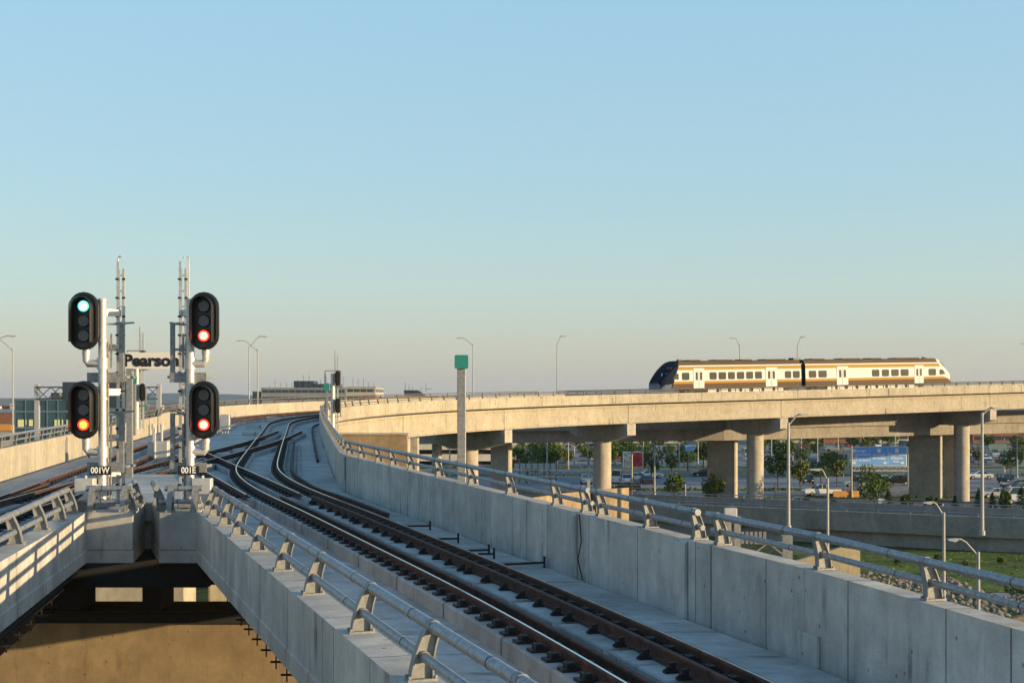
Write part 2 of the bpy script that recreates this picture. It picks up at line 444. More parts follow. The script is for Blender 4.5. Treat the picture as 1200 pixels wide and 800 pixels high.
# cable tray with hanger brackets under the fascias
for fr_, sg, par in ((NF, 1, rs), (MF, -1, ls)):
    b = MB()
    for o, z in ((.42, -.6), (.5, -.68)):
        b.tube([q[0] + Vector((q[1][0] * o * sg, q[1][1] * o * sg, z)) for q in fr_], .03, 6)
    S = .3
    while S < fr_[-1][2]:
        i = min(len(fr_) - 2, int(S / fr_[1][2])); t = (S - fr_[i][2]) / fr_[1][2]
        p = fr_[i][0].lerp(fr_[i + 1][0], t); r = fr_[i][1]
        q = p + Vector((r[0] * .45 * sg, r[1] * .45 * sg, .2))
        b.beam(q + Vector((0, 0, -.7)), q + Vector((0, 0, -1.08)), .018)
        b.beam(q + Vector((-.08, 0, -.98)), q + Vector((.1, 0, -.98)), .028)
        S += .9
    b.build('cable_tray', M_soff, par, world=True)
# girder of the wide deck and far viaduct
def girder(s0, s1):
    b = MB(); b.sweep(fr(s0, s1, 0, 1.5), [(-.16, -.50), (-.16, -2.45), (-.06, -2.5), (-.06, -2.62), (-.9, -2.62), (-.9, -.74), (-.6, -.74), (-.6, -.50)])
    b.build('girder', M_gird, gw, world=True)
    b = MB(); b.sweep(fr(s0, s1, 0, 1.5), [(-.45, -.28), (-.45, -.49), (-.55, -.49), (-.55, -.28)]); b.build('shadow_line_strip', M_soff, gw, world=True)  # near-black strip painted in for the shadow line under the parapet
PIERS = []
def s_for_px(px, lo=SARC, hi=SMAX, off=0.0):
    k = (px - 600) / F; best = None
    for t in ST:
        if lo <= t[0] <= hi:
            p = fw(t[0], off)[0]
            if p.x / p.y >= k: return t[0]
    return hi
ps = [s_for_px(q) for q in (474, 592, 737, 916, 1161)]
ps = [SARC + 10] + ps + [SMAX]
for a, c in zip(ps[:-1], ps[1:]): girder(a + .04, c - .04)
girder(s_at_Y(60), SARC + 9.96)
b = MB(); b.sweep(fr(s_at_Y(27.4), s_at_Y(59.8), 0, 1.5), [(-.3, -.73), (-.3, -1.30), (-1.4, -1.30), (-1.4, -.73)]); b.build('girder', M_gird, gw, world=True)
b = MB(); b.sweep([(q[0], q[1], q[2]) for q in LF if q[2] > 60], [(.2, -.73), (.2, -2.4), (1.1, -2.4), (1.1, -.73)]); b.build('girder', M_gird, gw, world=True)
b = MB(); b.sweep(fr(s_at_Y(60), SMAX, -5.4, 2), [(-.6, -.75), (-.6, -2.4), (.6, -2.4), (.6, -.75)]); b.build('girder', M_gird, gw, world=True)
# piers of the far viaduct: hammerhead cap on a round column
for i, px in enumerate((474, 592, 737, 916, 1161)):
    s = s_for_px(px); x, y, h = W(s); z = zr(s) - 2.64
    lab = ['column and cap of the viaduct mostly hidden behind the square headed wall', 'round column with hammerhead cap just right of the teal sign pole',
           'round column with hammerhead cap left of the red billboard', 'round column with hammerhead cap under the front of the train', 'round column with hammerhead cap beside the tall lamp post at the right'][i]
    t = thing('viaduct_pier', lab, 'bridge pier', (x, y, 0), -h, 'round piers under the curved viaduct')
    b = MB()
    poly = [(.45, z), (.45, z - 1.35), (-3.4, z - 2.2), (-7.0, z - 2.2), (-10.9, z - 1.35), (-10.9, z)]
    b.ext(poly, -.62, .62); b.build('pier_cap', M_conc, t)
    b = MB(); n = 28
    for cx in (-5.2,):
        b.tube([(cx, 0, -.3), (cx, 0, (z - 2.2) * .5), (cx, 0, z - 2.21)], 1.08, n, cap=False)
    b.build('column', M_conc, t, smooth=True)
    b = MB()
    for o in (-.35, -5.4, -9.9): b.box(o - .35, o + .35, -.3, .3, z + .001, z + .04)
    b.build('bearing', M_blackiron, t)

# nose between the spans
def blk(name, pts, z0, z1, par, mat, step=True):
    b = MB(); b.prism(pts, z0, z1); return b.build(name, mat, par, world=True)
zt = zpl(25.0) + .8; 
nl = [(Mx(25.0) + .0, 25.0), (-6.95, 25.0), (-7.3, 27.1), (Mx(25) - .2, 27.1)]
nr = [(-6.45, 25.0), (Nx(25.0), 25.0), (Nx(25) - .2, 27.1), (-7.14, 27.1)]
for pts, par in ((nl, ls), (nr, rs)):
    cx = sum(p[0] for p in pts) / 4; cy = 26.0
    blk('nose_block', pts, zt - .69, zt - .012, par, M_block)
    grow = [((p[0] - cx) * 1.03 + cx, (p[1] - cy) * 1.012 + cy) for p in pts]
    blk('nose_sill', grow, zt - .93, zt - .70, par, M_block)
mw = thing('median_slab', 'flat concrete infill between the two parapets behind the signal masts', 'concrete slab', (-8, 27, 10))
b = MB(); b.prism([(-7.32, 27.15), (-7.10, 27.15), (Nx(27.2) + .3, 27.25), (-9.2, 37.5), (-10.6, 37.5), (Mx(27.2) - .25, 27.25)], zt - .35, zt + .005)
b.build('slab_top', M_block, mw, world=True)
b = MB(); b.prism([(-7.6, 27.5), (-6.9, 27.5), (-9.4, 37.3), (-10.4, 37.3)], zt - 1.3, zt - .36); b.build('slab_web', M_block, mw, world=True)
# wedge parapets continuing either side of the median until the decks join
b = MB(); b.prism([(Nx(27.2) + .3, 27.25), (Nx(27.2) + .66, 27.25), (-8.85, 37.7), (-9.2, 37.7)], zt - 1.2, zt + .03); b.prism([(Mx(27.2) - .25, 27.25), (Mx(27.2) - .6, 27.25), (-10.95, 37.7), (-10.6, 37.7)], zt - 1.2, zt + .03)
b.build('slab_kerb', M_wall, mw, world=True)
# cross-head under the nose and the pier wall below it
cb = thing('pier_crosshead', 'concrete crosshead in painted shade under the joint of the two spans', 'bridge pier', (-8, 29, 9))
b = MB(); b.box(-14.2, -6.0, 26.9, 30.4, 10.6, zt - .94); b.box(-5.99, -2.0, 27.3, 30.4, 10.6, 10.74); b.build('crosshead', M_soff, cb, world=True)  # black colour holds the shade beneath the nose, the crosshead itself is concrete
for x0, x1 in ((-14.5, -9.85), (-8.42, -8.0), (-5.4, -2.4)):
    b = MB(); b.box(x0, x1, 31.1, 32.3, 9.51, 10.9); b.build('bearing_plinth', M_soff, cb, world=True)
pw = thing('pier_wall', 'broad tan concrete pier wall below the nose of the bridges', 'bridge pier', (-8, 31.5, 0))
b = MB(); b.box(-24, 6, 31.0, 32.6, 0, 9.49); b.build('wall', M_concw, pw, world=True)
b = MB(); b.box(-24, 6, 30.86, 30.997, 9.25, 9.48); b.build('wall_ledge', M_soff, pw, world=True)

# ------------------------------------------------------------------ tracks
def smooth_line(pts, n=8):
    # catmull-rom through 2D points
    out = []
    P = [pts[0]] + list(pts) + [pts[-1]]
    for i in range(1, len(P) - 2):
        p0, p1, p2, p3 = [Vector(q) for q in P[i - 1:i + 3]]
        m = max(2, int((p2 - p1).length / 1.0))
        for k in range(m):
            t = k / m
            out.append(.5 * ((2 * p1) + (p2 - p0) * t + (2 * p0 - 5 * p1 + 4 * p2 - p3) * t * t + (3 * p1 - p0 - 3 * p2 + p3) * t ** 3))
    out.append(Vector(pts[-1])); return out
def frames2(pts, zf):
    out = []; S = 0
    for i, p in enumerate(pts):
        a = pts[max(i - 1, 0)]; c = pts[min(i + 1, len(pts) - 1)]; d = (Vector(c) - Vector(a)).normalized()
        if i: S += (Vector(p) - Vector(pts[i - 1])).length
        out.append((Vector((p[0], p[1], zf(p, S))), (d.y, -d.x), S))
    return out
#HD = [(-.036, -.003), (-.030, 0), (.030, 0), (.036, -.003), (.037, -.03), (.033, -.037)]
def railprof(o):
    return [(o + x, z) for x, z in [(-.037, -.03), (-.033, -.041), (-.009, -.05), (-.009, -.135), (-.03, -.146), (-.07, -.153), (-.07, -.168),
            (.07, -.168), (.07, -.153), (.03, -.146), (.009, -.135), (.009, -.05), (.033, -.041), (.037, -.03), (.036, -.006), (.030, 0), (-.030, 0), (-.036, -.006)]]
def headprof(o): return [(o - .014, -.004), (o - .014, .0012), (o + .016, .0012), (o + .016, -.004)]
def fast_mesh():
    b = MB(); b.box(-.24, .24, -.11, .11, 0, .035)
    for sx in (-1, 1):
        b.box(sx * .075 if sx > 0 else -.17, .17 if sx > 0 else -.075, -.07, .07, .035, .10)
        b.tube([(sx * .145, -.05, .05), (sx * .145, 0, .10), (sx * .09, .04, .085), (sx * .07, 0, .06)], .012, 5)
        b.tube([(sx * .16, .07, .02), (sx * .16, .07, .075)], .018, 6)
    o = b.build('rail_fastener', M_blackiron); me = o.data; bpy.data.objects.remove(o); return me
FAST = fast_mesh()
def track(name, label, F0, rails=(-.755, .755), guards=(), plinth=True, s_guard=None, fast=None, liftf=None, group=None, blocks=True, dep=.3):
    loc = F0[len(F0) // 2][0]
    t = thing(name, label, 'railway track', tuple(F0[0][0]), 0, group)
    lf = liftf or (lambda S: 0)
    for o in rails:
        b = MB(); b.sweep(F0, railprof(o), 0, dzf=lf); b.sweep(F0, headprof(o), 1, dzf=lf)
        b.build('running_rail', [M_rust, M_rail_head], t, world=True)
    for o in guards:
        G = [q for q in F0 if s_guard[0] <= q[2] <= s_guard[1]]
        b = MB(); b.sweep(G, [(x, z - .012) for x, z in railprof(o)], dzf=lf); b.build('guard_rail', M_rust, t, world=True)
    if plinth:
        for o in rails:
            b = MB(); w = .29
            sections(F0, [(o - w, -.40 - dep), (o - w, -.20), (o - w + .025, -.17), (o + w - .025, -.17), (o + w, -.20), (o + w, -.40 - dep)], 2.9 if blocks else 12, b, .09, dzf=lf)
            b.build('plinth', M_plinth, t, world=True)
    if fast:
        s0, s1, step, cap = fast
        cand = []
        S = s0
        while S < s1:
            i = next((k for k in range(len(F0) - 1) if F0[k + 1][2] > S), len(F0) - 2)
            tt = (S - F0[i][2]) / (F0[i + 1][2] - F0[i][2]); p = F0[i][0].lerp(F0[i + 1][0], tt); r = F0[i][1]
            for o in rails:
                cand.append((Vector((p.x + r[0] * o, p.y + r[1] * o, p.z - .17 + lf(S) + .001)), math.atan2(r[1], r[0])))
            S += step
        base = Vector(F0[0][0])
        for p, a in cand[:cap]:
            o = bpy.data.objects.new('rail_fastener', FAST); COL.objects.link(o); o.parent = t; o.location = p - base; o.rotation_euler = (0, 0, a)
        rest = cand[cap:]
        if rest:
            b = MB()
            vv = [v.co.copy() for v in FAST.vertices]; ff = [tuple(q.vertices) for q in FAST.polygons]
            for p, a in rest:
                m = Matrix.Translation(p) @ Matrix.Rotation(a, 4, 'Z'); b.add([m @ v for v in vv], ff)
            o = b.build('rail_fasteners', M_blackiron, t, world=True); o['kind'] = 'stuff'
    return t
def offE(s):
    Y = W(s)[1]; t = max(0, min(1, (Y - 38) / 12)); return -(2.42 + .5 * t * t * (3 - 2 * t))
ptsE = []
s = 0
while s < SMAX:
    q = fw(s, offE(s))[0]; ptsE.append((q.x, q.y, s)); s += 1.0
def smooth_xy(pts, k=7, i0=14, i1=75):
    out = []
    for i in range(len(pts)):
        if i0 <= i <= i1:
            w = min(k, i - i0 + 1, i1 - i + 1, i, len(pts) - 1 - i)
            seg = pts[i - w:i + w + 1]; out.append((sum(p[0] for p in seg) / len(seg), sum(p[1] for p in seg) / len(seg)))
        else: out.append((pts[i][0], pts[i][1]))
    return out
pe = smooth_xy(ptsE)
FE = []
ff = frames2([Vector(p) for p in pe], lambda p, S: 0)
for q, raw in zip(ff, ptsE): FE.append((Vector((q[0].x, q[0].y, zr(raw[2]) + tlift(raw[2]))), q[1], raw[2]))
track('railway_track', 'dark rails with inner guard rails from the foreground curving right behind the shaded wall', FE,
      guards=(-.46, .40), s_guard=(0, 51), fast=(s_at_Y(9.8), s_at_Y(75), .6, 98))
E_T = [o for o in COL.objects if o.get('category') == 'railway track'][0]
b = MB(); sections([q for q in FE if 12 < q[2] < 51], [(.02, -.40), (.02, -.215), (.04, -.195), (.44, -.195), (.44, -.40)], 1.9, b, .22); b.build('plinth_pad', M_plinth, E_T, world=True)
bb = MB(); bb.box(-.16, .0, -.05, .05, 0, .03); bb.box(-.10, -.02, -.02, .02, .03, .12); bb.beam((-.15, 0, .03), (-.02, 0, .12), .03, .03); bb.tube([(-.12, 0, .03), (-.12, 0, .07)], .02, 6)
o_ = bb.build('guard_bracket', M_blackiron); GBM = o_.data; bpy.data.objects.remove(o_)
S = 20.0
while S < 50.5:
    p, r, q_ = fw(S, 0); i = min(range(len(FE)), key=lambda k: abs(FE[k][2] - S)); p, r = FE[i][0].lerp(FE[min(i + 1, len(FE) - 1)][0], max(0, S - FE[i][2])), FE[i][1]
    o = bpy.data.objects.new('guard_bracket', GBM); COL.objects.link(o); o.parent = E_T
    o.location = Vector((p.x + r[0] * .335, p.y + r[1] * .335, p.z - .194)) - Vector(FE[0][0]); o.rotation_euler = (0, 0, math.atan2(r[1], r[0])); S += .82
# left track
wp = [(-11.9 + .14 * (26 + 10) - .9, -8), (-10.95 - .0, 20), (-13.35, 37.6), (-16.45, 60), (-20.3, 88)]
wp = [(-7.2, -8), (-10.95, 20), (-13.4, 37.6), (-16.55, 60), (-20.4, 88)]
pl = smooth_line(wp)
tail = [fw(s, -7.25)[0] for s in [S95 + 1 + i * 1.0 for i in range(int(SMAX - S95 - 2))]]
allp = [Vector((p.x, p.y)) for p in pl] + [Vector((p.x, p.y)) for p in tail]
def zW(p, S):
    if p[1] < 93 and p[0] < -8: return zpl(p[1])
    # nearest station
    best = min(ST[::8], key=lambda t: (t[1] - p[0]) ** 2 + (t[2] - p[1]) ** 2); return zr(best[0])
FW = frames2(allp, zW)
track('railway_track', 'orange rusted left hand track beside the sunlit wall, from the left edge', FW, guards=(-.46, .40), s_guard=(0, 52), fast=(22, 80, .6, 98))
# crossover legs
c1 = smooth_line([(-6.75, 38.6), (-7.2 - .345 * 8, 48), (-7.2 - .345 * 18, 58), (-16.1, 66), (-17.7, 72.5)])
F1 = frames2([Vector((p.x, p.y)) for p in c1], lambda p, S: zpl(p[1]) + .004)
track('crossover_track', 'straight crossover rails leading left from the foreground track to the far track', F1, fast=(1, 30, .6, 98), group='crossover between the two tracks')
c2 = smooth_line([(-12.75, 34.5), (-13.15, 44), (-13.05, 56), (-13.1, 66), (-13.45, 76), (-14.3, 88)])
F2 = frames2([Vector((p.x, p.y)) for p in c2], lambda p, S: zpl(p[1]) + .008)
track('crossover_track', 'crossover rails bending right from the left track to the curved track', F2, fast=(3, 44, .6, 98), group='crossover between the two tracks')
# short outer restraining rail with plinth on the right hand side of the curve
pr = [fw(s, -1.25 - .35 * min(1, max(0, (s - 50) / 10)))[0] for s in [s_at_Y(33.5) + i for i in range(44)]]
pr = smooth_xy([(p.x, p.y) for p in pr], 6, 6, 38)
FR = frames2([Vector(p) for p in pr], lambda p, S: zpl(p[1]) - .02)
t = thing('restraining_rail', 'short dark extra rail bent beside the right side of the curved track', 'rail', tuple(FR[0][0]))
b = MB(); b.sweep(FR, railprof(0)); b.build('rail', M_rust, t, world=True)
b = MB(); b.sweep(FR, [(.22, -.39), (.22, -.26), (.32, -.26), (.32, -.39)]); b.build('kerb', M_block, t, world=True)
# low plinth kerb running along right wall deck
# black heater rods lying on the deck
rods = [((476, 619), (504, 619)), ((510, 632.5), (537, 632)), ((537, 645), (573, 644)), ((560, 648), (579, 648)), ((577, 660), (638, 657))]
for i, (a, c) in enumerate(rods):
    z = 10.95 + .012 * 20; A = gp(a[0], a[1], z); B_ = gp(c[0], c[1], z)
    z0 = zpl(B_.y) - .4; A.z = B_.z = z0 + .1
    labs = ['black rod on the deck, farthest of the five by the shaded wall', 'black rod on the deck, second from the far end of the row', 'long black rod on the deck crossed by a shorter one', 'short black rod with upright end beside the long rod', 'black rod on the deck nearest the camera, touching the wall']
    t = thing('switch_rod', labs[i], 'rod', (B_.x, B_.y, z0), 0, 'black rods between the rails and the wall')
    b = MB(); b.tube([A, B_], .022, 6); b.build('rod', M_blackiron, t, world=True)
    b = MB(); b.beam(B_ + Vector((0, 0, -.1)), B_ + Vector((0, 0, .12)), .045); b.build('upright', M_blackiron, t, world=True)

# ------------------------------------------------------------------ railings
def post_mesh(side, simple=False, h=.42, lean=.10):
    b = MB()
    cz = lambda z: side * -lean * (z / h) ** 2
    if simple:
        b.hexa([(-.07, -.03, 0), (.07, -.03, 0), (.07, .03, 0), (-.07, .03, 0)] + [(cz(h) - .05, -.03, h), (cz(h) + .05, -.03, h), (cz(h) + .05, .03, h), (cz(h) - .05, .03, h)])
    else:
        n = 7
        def strip(xo, yh, th):
            vs = []
            for i in range(n + 1):
                z = .02 + (h - .02) * i / n; c = cz(z); w = xo * (1 - .35 * z / h)
                vs += [(c + w - th, -yh, z), (c + w + th, -yh, z), (c + w + th, yh, z), (c + w - th, yh, z)]
            fs = [(0, 3, 2, 1), (4 * n, 4 * n + 1, 4 * n + 2, 4 * n + 3)]
            for i in range(n):
                for j in range(4): k = (j + 1) % 4; fs.append((4 * i + j, 4 * i + k, 4 * i + 4 + k, 4 * i + 4 + j))
            b.add(vs, fs)
        strip(-.092, .05, .007); strip(.092, .05, .007)
        vs = []
        for i in range(n + 1):
            z = .02 + (h - .02) * i / n; c = cz(z); w = .085 * (1 - .35 * z / h)
            vs += [(c - w, -.008, z), (c + w, -.008, z), (c + w, .008, z), (c - w, .008, z)]
        fs = [(0, 3, 2, 1), (4 * n, 4 * n + 1, 4 * n + 2, 4 * n + 3)]
        for i in range(n):
            for j in range(4): k = (j + 1) % 4; fs.append((4 * i + j, 4 * i + k, 4 * i + 4 + k, 4 * i + 4 + j))
        b.add(vs, fs)
        b.box(-.125, .125, -.07, .07, 0, .02)
        for sx in (-.1, .1):
            for sy in (-.05, .05): b.tube([(sx * 1.1, sy, .02), (sx * 1.1, sy, .045)], .014, 6)
        for (zz, rr) in ((h + .005, .058), (.19, .048)):   # collars
            b.tube([(cz(zz), -.05, zz), (cz(zz), .05, zz)], rr, 12)
    o = b.build('post', M_farrail if simple else M_galv); me = o.data; bpy.data.objects.remove(o); return me
PM_ = {(s, m): post_mesh(s, m) for s in (-1, 1) for m in (True, False)}
def railing(label, posts, side, zoff, group, simple=False, ext=(.35, .35), big=1.0):
    # posts: list of (pos, rightvec); side=+1 when the track is on the left of the wall
    base = posts[0][0]
    t = thing('railing', label, 'railing', tuple(base + Vector((0, 0, zoff))), 0, group)
    lean = .10
    for p, r in posts:
        o = bpy.data.objects.new('post', PM_[(side, simple)]); COL.objects.link(o); o.parent = t
        o.location = p - base; o.rotation_euler = (0, 0, math.atan2(r[1], r[0]))
    def pts(z):
        out = [p + Vector((r[0], r[1], 0)) * (-side * lean * (z / .42) ** 2) + Vector((0, 0, z + zoff)) for p, r in posts]
        d0 = (out[0] - out[1]).normalized(); d1 = (out[-1] - out[-2]).normalized()
        return [out[0] + d0 * ext[0]] + out + [out[-1] + d1 * ext[1]]
    for nm, z, r0, seg in (('top_rail', .425, .051, 14), ('middle_rail', .19, .041, 12)):
        P = pts(z); b = MB(); b.tube(P, r0, 6 if simple else seg)
        if not simple:
            for i in range(1, len(P) - 2):       # dark sleeve joints
                m = P[i].lerp(P[i + 1], .28); d = (P[i + 1] - P[i]).normalized(); b.tube([m, m + d * .012], r0 + .0025, 14, 1)
        b.build(nm, [M_farrail if simple else M_galv2, M_blackiron], t, smooth=True, world=True)
    return t
GR = 'pipe railings bolted on the parapets'
def WP(Ys, off=.19): 
    out = []
    for Y in Ys:
        p, r, s_ = fw(s_at_Y(Y), off); out.append((p, r))
    return out
railing('pipe railing on the shaded right wall nearest the camera, at the lower right', WP([8.2, 10.3, 12.55, 14.9, 17.3, 19.9]), 1, .8, GR, ext=(.3, .28))
railing('short pipe railing length with gaps at both ends on the shaded right wall', WP([20.5, 22.3, 24.1]), 1, .8, GR, ext=(.16, .26))
railing('long pipe railing on the shaded wall running back to the curve', WP([24.7, 26.3, 28.9, 31.3, 33.9, 36.6, 38.4, 40.2, 42.2, 44.2]), 1, .8, GR, ext=(.3, .3))
def WS(s0, s1, d, off=.19):
    n = int((s1 - s0) / d); return [(fw(s0 + i * (s1 - s0) / n, off)[0], fw(s0 + i * (s1 - s0) / n, off)[1]) for i in range(n + 1)]
sB = s_at_Y(45.3)
railing('pipe railing on the shaded wall beyond the kink, up to the far signal mast', WS(sB, SARC + 6, 2.4), 1, .8, GR)
railing('small pipe railing on the sunlit outer wall of the curve, left of the train', WS(SARC + 7, s_for_px(681), 2.35), 1, .8, GR, simple=True)
railing('railing on the outer parapet in front of the train', WS(s_for_px(682) + .5, SMAX - 2, 2.2), 1, .8, GR, simple=True)
def LP(s0, s1, d, off=-.18):
    out = []; S = s0
    k = 0
    while S < s1:
        while k < len(LF) - 2 and LF[k + 1][2] < S: k += 1
        t = (S - LF[k][2]) / (LF[k + 1][2] - LF[k][2]); p = LF[k][0].lerp(LF[k + 1][0], t); r = LF[k][1]
        out.append((p + Vector((r[0] * off, r[1] * off, liftL(S))), r)); S += d
    return out
railing('pipe railing on the sunlit left wall at the left edge of the view', LP(38, 88, 2.35), -1, .8, GR)
railing('pipe railing on the sunlit left wall beyond the cabinets where it curves', LP(89, 175, 2.4), -1, .8, GR, simple=True)
railing('thin railing on the far inner wall behind the train', LP(176, sL + SMAX - S95 - 3, 2.4), -1, .8, GR, simple=True)
def straight(fx, Ys, off, slope):
    d = Vector((slope, 1)).normalized(); r = (d.y, -d.x)
    return [(Vector((fx(Y) + r[0] * off, Y + r[1] * off, zpl(Y))), r) for Y in Ys]
railing('pipe railing on the left edge of the near right span, reaching the bottom', straight(Nx, [8.9, 10.9, 12.97, 15.3, 17.2, 19.2, 21.1, 22.6, 24.0, 24.8], .19, -.344), -1, .8, GR, ext=(.3, .05))
railing('pipe railing on the right edge of the left span at the lower left', straight(Mx, [13.4, 15.6, 17.7, 20.0, 21.9, 23.5, 24.7], -.19, -.147), 1, .8, GR, ext=(.3, .05))
# railings across the two nose blocks
def blockrail(label, pts):
    ps_ = []
    for i, (x, y) in enumerate(pts):
        a = Vector(pts[max(0, i - 1)]); c = Vector(pts[min(len(pts) - 1, i + 1)]); d = (c - a).normalized()
        ps_.append((Vector((x, y, zt - .8)), (d.y, -d.x)))
    railing(label, ps_, 1, .8 - .01, GR, ext=(.12, .12))
blockrail('short railing across the front of the left nose block', [(-7.75, 25.15), (-7.15, 25.15)])
blockrail('short railing across the front of the right nose block', [(-6.3, 25.15), (-5.85, 25.15)])
blockrail('stub railing along the right side of the left nose block', [(-7.08, 25.35), (-7.38, 27.0)])
blockrail('stub railing along the left side of the right nose block', [(-6.5, 25.35), (-6.98, 27.0)])

# ------------------------------------------------------------------ colour light signals
def stadium(w, h, n=10):
    r = w / 2; c = h / 2 - r
    return [(r * math.cos(a), c + r * math.sin(a)) for a in [math.pi * i / n for i in range(n + 1)]] + [(r * math.cos(a), -c + r * math.sin(a)) for a in [math.pi + math.pi * i / n for i in range(n + 1)]]
def disc(b, cx, y, cz, r, mi, n=20, y1=None):
    y1 = y1 if y1 is not None else y + .02
    p = [(cx + r * math.cos(2 * math.pi * i / n), cz + r * math.sin(2 * math.pi * i / n)) for i in range(n)]
    b.ext(p, y, y1, mi)
def signal_head(parent, hx, hz, lit, y0=-.02, w=.56, h=1.10):
    b = MB(); o = stadium(w, h); i_ = stadium(w - .09, h - .09)
    # back plate with rounded rim
    n = len(o)
    vs = [(hx + x, y0, hz + z) for x, z in o] + [(hx + x, y0 - .07, hz + z) for x, z in o] + [(hx + x, y0 - .085, hz + z) for x, z in i_] + [(hx + x, y0 - .045, hz + z) for x, z in i_]
    fs = []
    for k in range(3): fs += [(k * n + i, k * n + (i + 1) % n, (k + 1) * n + (i + 1) % n, (k + 1) * n + i) for i in range(n)]
    fs += [tuple(range(n)), tuple(range(3 * n, 4 * n))]
    b.add(vs, fs)
    b.ext([(hx + x, hz + z) for x, z in stadium(.36, .86)], y0, y0 + .2)      # case behind
    hd = b.build('signal_head', M_black, parent, smooth=True)
    # deep hood, open below
    b = MB(); o = stadium(.40, .92, 14); m = 15; th = .008
    arc = o[:15]; pts = [(arc[0][0], -.40)] + arc + [(arc[-1][0], -.40)]
    vs = []
    for (x, z) in pts:
        nx = x / .2 if abs(x) > .001 else 0
        k = (1 - th / .2)
        yy = -.085 - .26
        zz = z if z < .26 else .26 + (z - .26) * k
        vs += [(hx + x, y0 - .05, hz + z), (hx + x, y0 + yy, hz + z), (hx + x * k, y0 + yy, hz + zz), (hx + x * k, y0 - .05, hz + zz)]
    fs = []
    for i in range(len(pts) - 1):
        for j in range(4): k2 = (j + 1) % 4; fs.append((4 * i + j, 4 * i + k2, 4 * i + 4 + k2, 4 * i + 4 + j))
    fs += [(0, 1, 2, 3), tuple(4 * (len(pts) - 1) + q for q in (3, 2, 1, 0))]
    b.add(vs, fs); b.build('hood', M_black, hd, smooth=True)
    for k, dz in enumerate((.28, 0, -.28)):
        b = MB(); mats = [M_lensoff, M_blackm]
        b_r = .105
        disc(b, hx, y0 - .075, hz + dz, .118, 1, 24, y0 - .044)
        kind = lit.get(k)
        if kind:
            rim, cen = {'r': (M_lred, M_lredc), 'g': (M_lgrn, M_lgrnc), 'y': (M_lred, M_lyel)}[kind]
            disc(b, hx, y0 - .085, hz + dz, b_r, 0, 24, y0 - .076); disc(b, hx, y0 - .092, hz + dz, b_r * .72, 2, 24, y0 - .086)
            mats = [rim, M_blackm, cen]
        else: disc(b, hx, y0 - .085, hz + dz, b_r, 0, 24, y0 - .076)
        o_ = b.build('lens', mats, hd)
        if kind: o_['label'] = {'r': 'lit red lens', 'g': 'lit green lens', 'y': 'lit red lens with a yellow centre'}[kind]
